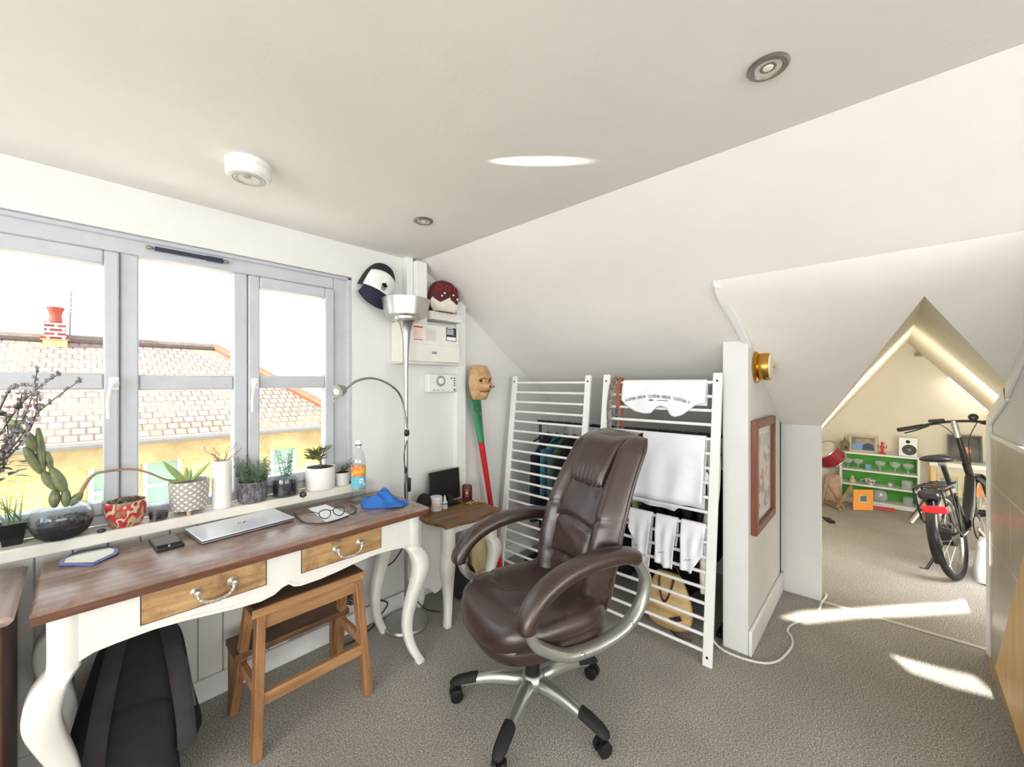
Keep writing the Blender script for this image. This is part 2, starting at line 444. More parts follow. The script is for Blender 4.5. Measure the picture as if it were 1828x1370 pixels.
# ---------------------------------------------------------------- window
FRAME = plain('painted_window_frame', (190, 193, 199), .4, var=.03)
win = struct(thing('window_1', None, None, (.33, 2.27, .85)))
m = MB(); y0, y1 = 2.245, 2.315
m.box((WX0, y0, .845), (-.30, y1, WZ1)).box((.965, y0, .845), (WX1, y1, WZ1)).box((-.30, y0, 1.925), (.965, y1, WZ1)).box((-.30, y0, .845), (.965, y1, .885))
m.box((.112, y0, .885), (.168, y1, 1.925)).box((.497, y0, .885), (.552, y1, 1.925)).box((.168, y0 + .012, 1.372), (.497, y1, 1.437))
for xa in (.028, ):
    pass
m.box((1.035, y0 - .012, .845), (WX1, y1, WZ1)).box((WX0, y0 - .012, 1.985), (WX1, y0, WZ1))   # outer bead
m.build('frame', FRAME, win, bevel=.006)
for a, b, gx0, gx1 in ((-.298, .110, -.248, .066), (.554, .963, .601, .914)):
    s_ = MB(); ya, yb = y0 - .014, y1 - .02
    s_.box((a, ya, .888), (gx0, yb, 1.922)).box((gx1, ya, .888), (b, yb, 1.922)).box((gx0, ya, 1.867), (gx1, yb, 1.922)).box((gx0, ya, .888), (gx1, yb, .935)).box((gx0, ya + .008, 1.376), (gx1, yb, 1.440))
    so = s_.build('sash', FRAME, win, bevel=.006)
    hx = gx1 + .028 if gx0 < 0 else gx0 - .024
    h = MB(); h.box((hx - .014, ya - .012, 1.375), (hx + .014, ya - .0005, 1.425)); h.ball((hx, ya - .018, 1.40), (.016, .012, .016), 12, 8)
    h.tube(curve([(hx, ya - .024, 1.405), (hx - .012, ya - .036, 1.38), (hx - .018, ya - .036, 1.32), (hx - .016, ya - .03, 1.265)], 5), .0065, 8, flat=.8)
    h.build('handle', GLOSS_WHITE, so)
PANE = pane_glass('window_pane_glass')
for gx0, gx1, z0, z1 in ((-.248, .066, .935, 1.376), (-.248, .066, 1.44, 1.867), (.168, .497, .885, 1.372), (.168, .497, 1.437, 1.925), (.601, .914, .935, 1.376), (.601, .914, 1.44, 1.867)):
    MB().box((gx0 - .004, 2.284, z0 - .004), (gx1 + .004, 2.288, z1 + .004)).build('pane', PANE, win)
v = MB().bar((.215, y0 - .019, 1.963), (.449, y0 - .019, 1.963), .012, .016); v.bar((.39, y0 - .022, 1.962), (.449, y0 - .022, 1.962), .016, .02)
v.build('vent', plain('navy_rubber', (38, 42, 62), .6), win)
v = MB()
for xx in (.2, .462): v.ball((xx, y0 - .016, 1.964), (.013, .006, .009), 10, 6)
v.build('vent_bracket', plain('tarnished_metal', (150, 150, 140), .4, .8), win)
SILLM = plain('window_sill_paint', (226, 222, 210), .4, var=.04)
struct(MB().box((-1.2, 2.135, .80), (1.062, 2.25, .845)).box((1.0, 2.165, .80), (1.12, 2.22, .845)).build('window_sill', SILLM, bevel=.006))

# ================================================================ OUTSIDE
struct(MB().box((-30, 2.6, -6.2), (30, 40, -6)).build('ground_outside', plain('outside_paving', (214, 208, 196), .9)))
hs = thing('outside_brick_house', 'neighbouring yellow brick house with a weathered tiled roof, seen through the window', 'house', (0, 9, -6))
YB = brick_mat('yellow_brick', (216, 192, 122), (200, 172, 102), (196, 184, 150), .2, .07, .009)
ROOFM = brick_mat('roof_tiles', (138, 118, 106), (124, 104, 94), (82, 66, 58), .16, .17, .014, vec_scale=(1, 1.9, 1), bump=.8, stain=(116, 104, 90))
RB = plain('red_brick', (182, 92, 72), .85, var=.15, nscale=9)
MB().box((-9, 9.05, -6), (3.9, 16, .50)).build('wall', YB, hs)
e = .50; rz = 2.24
m = MB().quad((-9, 8.75, e), (4.15, 8.75, e), (2.28, 12, rz), (-9, 12, rz)).quad((4.15, 8.75, e), (4.15, 16, e), (2.28, 12.6, rz), (2.28, 12, rz)).quad((-9, 12, rz), (2.28, 12, rz), (2.28, 12.6, rz), (4.15, 16, e), (-9, 16, e))
m.build('roof', ROOFM, hs, flat=True)
MB().tube([(-9, 8.7, e - .02), (4.2, 8.7, e - .02)], .06, 8).build('gutter', plain('grey_gutter', (120, 116, 110), .6), hs)
MB().box((-9, 8.9, e - .42), (3.95, 9.05, e - .04)).build('fascia', plain('shaded_render', (186, 160, 112), .9, var=.15, nscale=3), hs)  # fascia colour also carries the shadow band under the eaves
MB().tube([(2.28, 12, rz + .05), (4.18, 8.72, e + .07)], .09, 8).build('hip_tile', plain('terracotta', (140, 78, 54), .8, var=.12), hs)
MB().tube([(-9, 12, rz + .05), (2.28, 12, rz + .05)], .09, 8).build('ridge_tile', plain('pale_ridge_tile', (118, 104, 94), .8, var=.12), hs)
PW = plain('outside_window_paint', (206, 208, 208), .5)
for x0, x1, z1 in ((.10, .60, .26), (.72, 1.22, .26), (2.60, 3.08, .30), (-1.4, -.8, .26)):
    w = MB(); w.box((x0, 8.98, z1 - 1.2), (x0 + .06, 9.04, z1)).box((x1 - .06, 8.98, z1 - 1.2), (x1, 9.04, z1))
    for zz in (z1 - .06, z1 - .6, z1 - 1.2): w.box((x0 + .061, 8.98, zz), (x1 - .061, 9.04, zz + .06))
    wo = w.build('window', PW, hs)
    MB().box((x0 + .05, 9.0, z1 - 1.15), (x1 - .05, 9.02, z1 - .05)).build('pane', plain('green_curtain_pane', (140, 170, 144), .25, var=.1, nscale=2), wo)
    MB().box((x0 - .1, 8.97, z1 + .002), (x1 + .1, 9.045, z1 + .18)).build('lintel', RB, hs)
st = MB().box((-.47, 11.75, 1.4), (-.15, 12.15, 2.25)).build('chimney', YB, hs)
m = MB().box((-.50, 11.72, 2.25), (-.12, 12.18, 2.30)).box((-.45, 11.77, 2.30), (-.17, 12.13, 2.60)); m.build('chimney_top', brick_mat('red_chimney_brick', (168, 72, 56), (120, 44, 40), (226, 190, 180), .2, .08, .02), st)
MB().lathe([(.10, 0), (.085, .12), (.09, .2), (.12, .26), (.12, .30), (.08, .30)], (-.31, 11.95, 2.60), 14).build('chimney_pot', plain('clay_pot', (160, 66, 44), .7), st)
m = MB().tube([(-.12, 12, 2.3), (-.1, 12, 3.35)], .018, 6)
for k in range(6): m.tube([(-.3 + .03 * k, 12, 3.0 + .05 * k), (.0 + .03 * k, 11.9, 3.0 + .05 * k)], .01, 5)
m.build('aerial', plain('aerial_metal', (150, 150, 160), .5, .5), hs)
h2 = thing('outside_brick_house', 'strip of yellow brick gable beyond the chimney, at the far edge of the window', 'house', (-3, 17, -6))
MB().prism([(-4.5, 17, -6), (-1.85, 17, -6), (-1.85, 17, 1.72), (-4.5, 17, 1.9)], (0, 1.5, 0)).build('wall', YB, h2)
MB().box((-4.6, 16.9, 1.9), (-1.8, 18.6, 1.96)).build('coping', PW, h2)

# ================================================================ CAMERA, LIGHT
cam = bpy.data.cameras.new('camera'); co = bpy.data.objects.new('camera', cam); COL.objects.link(co)
co.location = (0, 0, CAMZ); co.rotation_euler = (pi / 2, 0, math.atan2(FY, FX) - pi / 2)
cam.sensor_width = 36; cam.lens = 715 / 1828 * 36; cam.clip_start = .02; cam.clip_end = 200
sc.camera = co
w = bpy.data.worlds.new('sky'); sc.world = w; w.use_nodes = True; nt = w.node_tree; nt.nodes.clear()
bg = nt.nodes.new('ShaderNodeBackground'); bg.inputs[0].default_value = (.86, .93, 1, 1); bg.inputs[1].default_value = 3.0
wo = nt.nodes.new('ShaderNodeOutputWorld'); nt.links.new(bg.outputs[0], wo.inputs[0])
def light(name, typ, loc, energy, color=(1, 1, 1), look=None, **kw):
    d = bpy.data.lights.new(name, typ); d.energy = energy; d.color = color
    for k, v_ in kw.items(): setattr(d, k, v_)
    o = bpy.data.objects.new(name, d); COL.objects.link(o); o.location = loc
    if look is not None: o.rotation_euler = (V(look) - V(loc)).to_track_quat('-Z', 'Y').to_euler()
    return o
light('sun', 'SUN', (-4, 0, 6), 20, (1, .96, .88), look=V((-4, 0, 6)) + SUN, angle=.012)
# added fill lamps out of view, standing in for daylight from unseen windows
light('kitchen_fill_light', 'AREA', (-.25, -4.15, 1.4), 84, (1, .985, .96), look=(-.25, 0, 2.3), shape='RECTANGLE', size=4.2, size_y=1.25)
light('back_fill_light', 'AREA', (-3.55, -.8, 1.4), 122, (1, .985, .97), look=(0, -.8, 2.5), shape='RECTANGLE', size=4.2, size_y=1.25)
light('loft_fill_light', 'AREA', (3.9, -1.0, .95), 66, (1, .98, .96), look=(6.1, .15, .75), shape='RECTANGLE', size=1.5, size_y=.6)
sc.view_settings.view_transform = 'Standard'; sc.view_settings.look = 'None'; sc.view_settings.exposure = .02; sc.view_settings.gamma = 1
sc.view_settings.use_curve_mapping = False
sc.cycles.use_denoising = True
sc.cycles.max_bounces = 8; sc.cycles.transparent_max_bounces = 16
# ================================================================ DESK
DT = .785
WTOP = wood('worn_brown_top', (108, 86, 76), (146, 122, 110), (174, 152, 142), 'X', 1.0, .24, wear=(160, 142, 134))
WEDGE = wood('dark_brown_edge', (70, 40, 28), (118, 76, 54), None, 'X', 1.0, .4)
DRW = wood('sanded_drawer_front', (150, 112, 70), (192, 154, 106), (212, 180, 136), 'X', 1.2, .55, wear=(120, 86, 56))
desk = thing('console_desk', 'white console desk with a worn brown top and bare wood drawers, under the window', 'desk', (.55, 1.9, 0))
def slab(x0, y0, x1, y1, zt, th, ov=.014):
    """table top with a moulded edge"""
    m = MB(); rings = []
    for d, z in ((.03, zt - th), (.012, zt - th + .004), (.004, zt - th * .55), (0, zt - .010), (.006, zt - .004), (.012, zt)):
        rings.append([V((x0 + d, y0 + d, z)), V((x1 - d, y0 + d, z)), V((x1 - d, y1 - d, z)), V((x0 + d, y1 - d, z))])
    return m.loft(rings)
slab(-.09, 1.668, 1.195, 2.132, DT, .038).build('tabletop', WTOP, desk)
MB().box((-.088, 1.6695, DT - .0372), (1.193, 1.674, DT - .012)).build('tabletop_edge', WEDGE, desk)
botc = [(.0, .60), (.03, .612), (.08, .617), (.16, .62), (.238, .614), (.32, .603), (.39, .594), (.46, .589), (.505, .597), (.532, .614), (.555, .619), (.575, .602), (.60, .596), (.67, .596), (.743, .602), (.82, .612), (.892, .619), (.97, .619), (1.03, .612), (1.075, .604), (1.10, .60)]
top = DT - .040
yf = 1.700
m = MB(); m.prism([(x, yf, z) for x, z in botc] + [(1.10, yf, top), (0, yf, top)], (0, .02, 0))
m.prism([(x, yf - .004, z - .001) for x, z in botc] + [(x, yf - .004, z + .011) for x, z in reversed(botc)], (0, .006, 0))   # bead along the scalloped edge
m.build('apron', CHIC, desk, bevel=.002)
MB().box((0, 2.07, .64), (1.10, 2.09, top)).build('rear_apron', CHIC, desk)
for x in (-.01, 1.092): MB().box((x, 1.72, .63), (x + .018, 2.07, top)).build('side_apron', CHIC, desk)
HND = plain('aged_white_metal', (206, 200, 190), .35, .7, var=.12, nscale=80)
for x0, x1 in ((.133, .476), (.604, .944)):
    d = MB().box((x0, yf - .006, .646), (x1, yf - .0005, .741)).build('drawer', DRW, desk, bevel=.0015)
    k = MB().box((x0 - .003, yf - .003, .643), (x1 + .003, yf - .0003, .744)); k.build('drawer_gap', plain('dark_gap', (70, 50, 36), .9), d)
    cx = (x0 + x1) / 2 + .015; z = .70
    h = MB()
    for s in (-1, 1):
        h.lathe([(.016, 0), (.016, .003), (.010, .007), (.006, .016), (.010, .022), (.009, .028), (.001, .030)], (cx + s * .052, yf - .006, z), 14, M=Matrix.Rotation(pi / 2, 3, 'X'))
    h.tube(curve([(cx - .052, yf - .030, z), (cx - .047, yf - .034, z - .018), (cx - .030, yf - .037, z - .032), (cx, yf - .040, z - .036), (cx + .030, yf - .037, z - .032), (cx + .047, yf - .034, z - .018), (cx + .052, yf - .030, z)], 6), [.0045 + .0022 * abs(sin(i * .9)) for i in range(37)], 8)
    h.build('handle', HND, d)
def cabriole(m, cx, cy, dx, dy, ztop, knee=.055, s=1.0):
    """S-curved square leg; (dx, dy) points to the outside corner"""
    prof = [(ztop, 0, .068), (.60 * s, 0, .068), (.575 * s, .012, .070), (.545 * s, .034, .073), (.50 * s, .048, .073), (.45 * s, .046, .070), (.38 * s, .026, .062), (.30 * s, .000, .053), (.22 * s, -.016, .046), (.15 * s, -.014, .042), (.09 * s, .002, .040), (.04 * s, .026, .040), (.012, .044, .041), (0, .046, .040)]
    pts = []
    for i in range(len(prof) - 1):
        for k in range(4):
            t = k / 4; a, b = prof[i], prof[i + 1]; p, q = prof[max(0, i - 1)], prof[min(len(prof) - 1, i + 2)]
            pts.append(tuple(.5 * (2 * a[j] + (b[j] - p[j]) * t + (2 * p[j] - 5 * a[j] + 4 * b[j] - q[j]) * t * t + (3 * a[j] - p[j] - 3 * b[j] + q[j]) * t ** 3) for j in range(3)))
    pts.append(prof[-1]); rings = []
    for z, o, w in pts:
        o *= knee / .055; h = w / 2; c = .25 * h
        x, y = cx + dx * o, cy + dy * o
        rings.append([V((x + a * h, y + b * h, z)) for a, b in ((-1, -.75), (-.75, -1), (.75, -1), (1, -.75), (1, .75), (.75, 1), (-.75, 1), (-1, .75))])
    return m.loft(rings)
for cx, cy, dx, dy in ((-.028, 1.735, -.85, -.5), (1.128, 1.735, .85, -.5), (-.028, 2.062, -.85, .2), (1.128, 2.062, .85, .15)):
    cabriole(MB(), cx, cy, dx, dy, top).build('leg', CHIC, desk, sharp=50)

# ---------------------------------------------------------------- side table
ST = .60
stb = thing('side_table', 'small white painted side table with a scalloped brown wood top, beside the floor lamp', 'side table', (1.64, 2.0, 0))
SWT = wood('side_table_top', (96, 68, 46), (142, 108, 76), (168, 136, 104), 'X', 1.1, .5)
a0, a1, b0, b1 = 1.405, 1.855, 1.805, 2.165
ol = []
for i in range(40):
    t = i / 40 * 4; k = int(t); f = t - k; wv = .018 * sin(pi * f) ** 2 * cos(2 * pi * (f - .5)) + .012 * sin(pi * f)
    if k == 0: ol.append((lerp(a0, a1, f), b0 - wv + .012))
    elif k == 1: ol.append((a1 + wv - .012, lerp(b0, b1, f)))
    elif k == 2: ol.append((lerp(a1, a0, f), b1))
    else: ol.append((a0 - wv + .012, lerp(b1, b0, f)))
cxs, cys = (a0 + a1) / 2, (b0 + b1) / 2
def scl(d): return lambda p: (cxs + (p[0] - cxs) * (1 - d), cys + (p[1] - cys) * (1 - d))
m = MB(); m.loft([[V((*scl(d)(p), z)) for p in ol] for d, z in ((.06, ST - .036), (.015, ST - .03), (.0, ST - .02), (.0, ST - .010), (.03, ST - .006), (.05, ST))])
m.build('tabletop', SWT, stb, sharp=50)
a0 += .03; a1 -= .03; b0 += .03; b1 -= .02
m = MB(); m.prism([(a0, b0 + .02, .56), (a0, b0 + .02, .26), (a0, b0 + .07, .19), (a0, b0 + .12, .15), (a0, b0 + .17, .165), (a0, b1 - .1, .15), (a0, b1 - .04, .19), (a0, b1, .26), (a0, b1, .56)], (.016, 0, 0)); m.build('side_panel', CHIC, stb)
m = MB(); m.prism([(a1, b0 + .02, .56), (a1, b0 + .02, .46), (a1, b1, .46), (a1, b1, .56)], (-.016, 0, 0)); m.build('side_panel', CHIC, stb)
m = MB(); m.prism([(a0 + .03, b0 + .004, .56), (a0 + .03, b0 + .004, .50), (a0 + .08, b0 + .004, .525), (a1 - .08, b0 + .004, .525), (a1 - .03, b0 + .004, .50), (a1 - .03, b0 + .004, .56)], (0, .016, 0)); m.build('apron', CHIC, stb)
MB().box((a0 + .02, b1 - .02, .50), (a1 - .02, b1 - .006, .56)).build('rear_apron', CHIC, stb)
for cx, cy, dx, dy in ((a0 + .022, b0 + .02, -.7, -.7), (a1 - .022, b0 + .02, .7, -.7), (a0 + .022, b1 - .02, -.5, .2), (a1 - .022, b1 - .02, .3, .2)):
    cabriole(MB(), cx, cy, dx, dy, .565, .03, .70).build('leg', CHIC, stb, sharp=50)

# ---------------------------------------------------------------- wooden step stool
stl = thing('step_stool', 'wooden two-step stool pushed half under the white desk', 'stool', (.66, 1.9, 0))
OAK = wood('stool_wood', (124, 84, 52), (166, 120, 78), (190, 146, 102), 'Z', 1.0, .5)
OAKX = wood('stool_wood_rail', (130, 90, 56), (176, 132, 88), (202, 160, 114), 'X', 1.0, .5)
OAKD = wood('stool_seat_wood', (78, 52, 36), (116, 82, 58), (150, 112, 80), 'X', 1.0, .5, wear=(70, 48, 36))
zs = .545; fy0 = 1.752
MB().box((.445, fy0 - .012, zs - .032), (.885, fy0 + .165, zs)).build('seat', OAKD, stl, bevel=.004)
MB().box((.442, fy0 - .018, zs - .034), (.888, fy0 - .010, zs - .002)).build('seat_edge', OAKX, stl, bevel=.003)
legs = {'fl': ((.475, fy0 + .012, zs - .032), (.448, 1.712, 0)), 'fr': ((.862, fy0 + .012, zs - .032), (.888, 1.712, 0)), 'bl': ((.475, fy0 + .14, zs - .032), (.445, 2.03, 0)), 'br': ((.862, fy0 + .14, zs - .032), (.892, 2.03, 0))}
for k, (a, b) in legs.items(): MB().bar(b, a, .032, .046, up=(0, 1, 0)).build('leg', OAK, stl, bevel=.003)
def on(k, z): a, b = V(legs[k][0]), V(legs[k][1]); return lerp(b, a, z / a.z)
MB().bar(on('fl', .48), on('fr', .48), .022, .055).build('rail', OAKX, stl, bevel=.002)
MB().bar(on('fl', .20), on('fr', .20), .022, .045).build('rail', OAKX, stl, bevel=.002)
MB().bar(on('fl', .235), on('bl', .235), .022, .04).build('side_rail', OAKX, stl, bevel=.002)
MB().bar(on('fr', .235), on('br', .235), .022, .04).build('side_rail', OAKX, stl, bevel=.002)
MB().box((.43, 1.925, .268), (.905, 2.085, .294)).build('lower_step', OAKD, stl, bevel=.003)
for x in (.452, .884): MB().bar((x, 2.06, 0), (x, 2.06, .268), .03, .036, up=(0, 1, 0)).build('leg', OAK, stl, bevel=.003)

# ---------------------------------------------------------------- floor lamp
lp = thing('floor_lamp', 'tall silver uplighter floor lamp with a bowl shade and a curved reading arm', 'floor lamp', (1.29, 2.03, 0))
lx, ly = 1.29, 2.03
MB().lathe([(.001, 0), (.128, 0), (.130, .012), (.124, .024), (.06, .03), (.02, .036), (.014, .06), (.001, .06)], (lx, ly, 0), 40).build('base', SILVER, lp)
MB().tube([(lx, ly, .03), (lx, ly, 1.44)], .0115, 14).build('pole', CHROME, lp)
MB().lathe([(.0115, 1.42), (.013, 1.52), (.018, 1.62), (.026, 1.70), (.040, 1.745), (.052, 1.758), (.050, 1.764), (.001, 1.764)], (lx, ly, 0), 28).build('neck', CHROME, lp)
MB().lathe([(.045, 1.762), (.078, 1.764), (.082, 1.772), (.082, 1.782), (.112, 1.784), (.120, 1.79), (.134, 1.868), (.137, 1.885), (.133, 1.887), (.128, 1.868), (.112, 1.795), (.05, 1.785), (.001, 1.785)], (lx, ly, 0), 48).build('lamp_shade', plain('brushed_aluminium', (200, 198, 194), .3, .9, var=.03), lp)
e0 = V((lx - .004, ly - .018, 1.13)); tip = onY(618, 694, 1.93)
pa = curve([e0, onY(718, 715, 2.0), onY(700, 690, 1.98), onY(668, 676, 1.96), onY(638, 680, 1.94), tip], 8)
arm = MB().tube([e0 - V((0, 0, .06))] + pa, .0062, 10); arm.build('reading_arm', CHROME, lp)
dr = (onY(600, 700, 1.90) - tip).normalized()
hd = MB().tube([tip - dr * .005, tip + dr * .012, tip + dr * .022, tip + dr * .05, tip + dr * .068], [.008, .012, .024, .031, .033], 20)
ho = hd.build('reading_head', SILVER, lp)
MB().tube([tip + dr * .066, tip + dr * .0705], [.017, .015], 20).build('bulb', plain('frosted_bulb', (240, 238, 225), .3), ho)
MB().tube([tip + dr * .058 + V((0, 0, -.028)), tip + dr * .085 + V((-.006, 0, -.05))], .0022, 6).build('tilt_pin', CHROME, ho)
m = MB(); m.tube(curve([(lx - .006, ly - .02, 1.08), (lx - .026, ly - .02, .98), (lx - .012, ly - .02, .86), (lx - .02, ly - .02, .80), (lx - .012, ly - .018, .60)], 6), .0028, 6); m.ball((lx - .004, ly - .014, 1.115), (.016, .014, .024), 12, 8); m.ball((lx - .013, ly - .017, .90), (.008, .006, .022), 8, 6)
m.build('cable', BLACK, lp)
MB().box((lx + .010, ly - .014, .77), (lx + .026, ly + .012, .85)).build('switch', BLACK, lp, bevel=.004)

# ---------------------------------------------------------------- chest of drawers at the edge of the picture
ch = thing('chest_of_drawers', 'dark red-brown wooden chest of drawers with a pale scratched top, cut off beside the desk', 'chest of drawers', (-.35, 1.75, 0))
MAHO = wood('red_brown_wood', (58, 30, 22), (98, 56, 40), None, 'Z', 1.0, .4)
MAHT = wood('grey_worn_top', (110, 88, 78), (166, 144, 132), (198, 184, 174), 'Y', .8, .4)
rx = -.137
MB().box((-.85, 1.72, 0), (rx, 2.10, .755)).build('carcass', MAHO, ch, bevel=.006)
slab(-.88, 1.672, rx + .022, 2.12, .79, .03).build('top', MAHT, ch)
for z0, z1 in ((.53, .71), (.30, .50), (.06, .27)):
    d = MB().box((-.80, 1.706, z0), (rx - .045, 1.719, z1)).build('drawer', wood('drawer_panel_wood', (80, 38, 26), (122, 68, 46), None, 'X', 1.0, .35), ch, bevel=.003)
    f = MB()
    for q in ((-.80, z0, rx - .045, z0 + .012), (-.80, z1 - .012, rx - .045, z1), (rx - .057, z0, rx - .045, z1)): f.box((q[0], 1.70, q[1]), (q[2], 1.7065, q[3]))
    f.build('moulding', MAHO, d, bevel=.002)
    MB().ball((rx - .085, 1.69, (z0 + z1) / 2), (.018, .016, .018), 14, 10).build('knob', plain('turned_wood_knob', (176, 104, 52), .35), d)

# ---------------------------------------------------------------- backpack
bp = thing('backpack', 'black fabric backpack slumped on the carpet under the desk', 'backpack', (.22, 1.93, 0))
BF = plain('black_nylon', (24, 24, 27), .8, var=.2, bump=.5, bscale=300)
BF2 = plain('dark_grey_webbing', (50, 46, 48), .8, var=.15, bump=.4, bscale=400)
def bag(m, A, B, w0, w1, d0, d1, nrm, n=22, k=12, sag=0):
    """stuffed bag body: sections from base A to top B, width along `side`, depth along nrm"""
    A, B = V(A), V(B); ax = (B - A).normalized(); nr = (V(nrm) - ax * V(nrm).dot(ax)).normalized(); sd = ax.cross(nr); rings = []
    for i in range(k + 1):
        t = i / k; cap = min(1, (t / .12) ** .5 if t < .12 else 1) * min(1, ((1 - t) / .18) ** .5 if t > .82 else 1); cap = max(cap, .03)
        w = lerp(w0, w1, t) * cap; d = lerp(d0, d1, t) * cap * (1 + .12 * sin(pi * t)); ring = []
        for j in range(n):
            a = 2 * pi * j / n; c, s = cos(a), sin(a)
            c = math.copysign(abs(c) ** .6, c); s = math.copysign(abs(s) ** .7, s)
            ring.append(lerp(A, B, t) + sd * (c * w / 2 * (1 + .03 * sin(9 * t + j))) + nr * (s * d / 2) + V((0, 0, -sag * sin(pi * t))))
        rings.append(ring)
    return m.loft(rings), ax, nr, sd
A_, B_ = V((.13, 1.86, .05)), V((.165, 2.10, .525))
mb, ax, nr, sd = bag(MB(), A_, B_, .40, .20, .24, .13, (-.15, -1, .35)); mb.build('body', BF, bp, sub=1)
A2 = V((.10, 1.72, .03)); B2 = V((.14, 1.92, .33))
mb, *_ = bag(MB(), A2, B2, .27, .20, .09, .06, (-.15, -1, .4)); mb.build('front_pocket', BF, bp, sub=1)
for o_, s0 in ((.115, 1), (-.075, -1)):
    pts = curve([B_ + sd * o_ * .55 + nr * .03, B_ + sd * o_ * .7 + nr * .075 - ax * .08, lerp(A_, B_, .58) + sd * o_ * .95 + nr * .135, lerp(A_, B_, .28) + sd * o_ * 1.15 + nr * .15, lerp(A_, B_, .1) + sd * o_ * 1.2 + nr * .125], 8)
    MB().tube(pts, .026, 10, flat=.22, up=nr).build('strap', BF2, bp)
MB().tube(curve([B_ + sd * .04 + nr * .02, B_ + ax * .045 + nr * .02, B_ - sd * .04 + nr * .02], 8), .008, 8).build('carry_handle', BF2, bp)
MB().tube([lerp(A_, B_, .3) + sd * .16 + nr * .09, lerp(A_, B_, .55) + sd * .14 + nr * .10, lerp(A_, B_, .85) + sd * .09 + nr * .07], .004, 6).build('zip', plain('grey_zip', (84, 82, 84), .5), bp)
# ================================================================ OFFICE CHAIR (x = forward)
LEA = None
def leather():
    s = NT('brown_leather'); b = s.bsdf(.27); vec = s.coord()
    b.inputs['Coat Weight'].default_value = .6; b.inputs['Coat Roughness'].default_value = .22
    f = s.noise(vec, 6, 4, .6); s.l(s.ramp(f, [(.3, RGB(42, 27, 25)), (.7, RGB(64, 43, 39))]), b.inputs['Base Color'])
    v = s.n('ShaderNodeTexVoronoi'); v.inputs['Scale'].default_value = 330; s.l(vec, v.inputs['Vector'])
    g = s.noise(vec, 9, 3); a = s.n('ShaderNodeMath', operation='MULTIPLY_ADD'); a.inputs[1].default_value = 5; s.l(g, a.inputs[0]); s.l(v.outputs['Distance'], a.inputs[2])
    s.bump(a.outputs[0], b, .16, .004); return s.m
LEA = leather()
cr = thing('office_chair', 'dark brown leather office chair on a silver five-star base, in the middle of the carpet', 'office chair', (1.338, 1.115, 0), (0, 0, radians(162)))
def g(x, c, w): return math.exp(-((x - c) / w) ** 2)
# seat cushion
def seat_pt(i, j, n, k):
    pass
out = []
N = 64
def seat_outline(a):
    c, s = cos(a), sin(a)
    x = math.copysign(abs(c) ** .62, c); y = math.copysign(abs(s) ** .62, s)
    return x * .275 + .012, y * (.272 - .012 * x)
rings = []
for fz, k in ((.37, .80), (.372, .90), (.385, .965), (.405, .99), (.425, .985), (.434, .972), (.442, .985), (.462, 1.0), (.485, .985), (.503, .93), (.512, .84), (.516, .7), (.514, .55), (.510, .38), (.507, .2), (.506, .02)):
    r = []
    for j in range(N):
        x, y = seat_outline(2 * pi * j / N); x *= k; y *= k
        z = fz
        if fz > .40:
            t = max(0, (x - .13) / .16); z -= .045 * t * t * (1 if fz > .44 else .5)      # waterfall front
            if fz > .48: z -= .010 * g(x, .10, .012) * (abs(y) < .26) + .016 * g(y, 0, .16) * g(x, -.05, .2) - .012 * g(abs(y), .2, .05); z -= .007 * g(abs(y), .165, .009) * (x < .10)
        if fz < .40: z -= .012 * max(0, x / .28)
        r.append(V((x, y, z)))
    rings.append(r)
MB().loft(rings).build('seat', LEA, cr, world=False, sharp=70)
# backrest: one padded shell with sewn panels
def back_axis(v):      # centre line
    z = .455 + v * .695
    x = -.225 - .155 * v - .11 * v * v + .035 * sin(pi * v)
    return x, z
def half_w(v): return interp([(0, .210), (.1, .236), (.3, .252), (.55, .246), (.78, .228), (.92, .218), (1, .195)], v)
NU, NV = 48, 60
def back_front(u, v):
    x, z = back_axis(v); w = half_w(v); y = u * w
    edge = (1 - abs(u) ** 6) ** .5 if abs(u) < 1 else 0
    th = .055 * edge * min(1, (v / .04) ** .5 if v < .04 else 1) * (1 if v < .93 else max(0, 1 - ((v - .93) / .07) ** 2) ** .5)
    pad = 0
    c = abs(u)
    if v < .985:
        bol = .046 * g(c, .74, .2); cen = .018 * max(0, 1 - (c / .5) ** 4)
        seam_v = .016 * (g(c, .53 - .05 * g(v, .15, .2), .03))
        seam_h = 0
        for sv in (.20, .44): seam_h += .014 * g(v, sv + .03 * (1 - (c / .5) ** 2), .014) * (c < .54)
        seam_h += .008 * (g(v, .52, .012)) * (c > .54)
        pad = (bol + cen - seam_v - seam_h) * edge * min(1, (1 - v) / .06)
    wr = .0022 * sin(40 * v + 6 * u) * g(c, .3, .3)
    return V((x + th + pad + wr, y, z + .02 * (1 - u * u) * max(0, (v - .85) / .15)))
def back_rear(u, v):
    x, z = back_axis(v); w = half_w(v); y = u * w; edge = (1 - abs(u) ** 4) ** .5 if abs(u) < 1 else 0
    th = .05 * edge * (1 if v < .93 else max(0, 1 - ((v - .93) / .07) ** 2) ** .5)
    return V((x - th, y, z + .02 * (1 - u * u) * max(0, (v - .85) / .15)))
m = MB(); us = [-cos(pi * i / NU) for i in range(NU + 1)]
m.grid(lambda a, b: back_front(us[round(a * NU)], b), NU, NV); m.grid(lambda a, b: back_rear(us[round(a * NU)], b), NU, NV)
k = (NU + 1) * (NV + 1)
for base in (0, NV):
    for i in range(NU): m.f.append((i * (NV + 1) + base, (i + 1) * (NV + 1) + base, k + (i + 1) * (NV + 1) + base, k + i * (NV + 1) + base))
m.build('backrest', LEA, cr, world=False, sharp=75, weld=True)
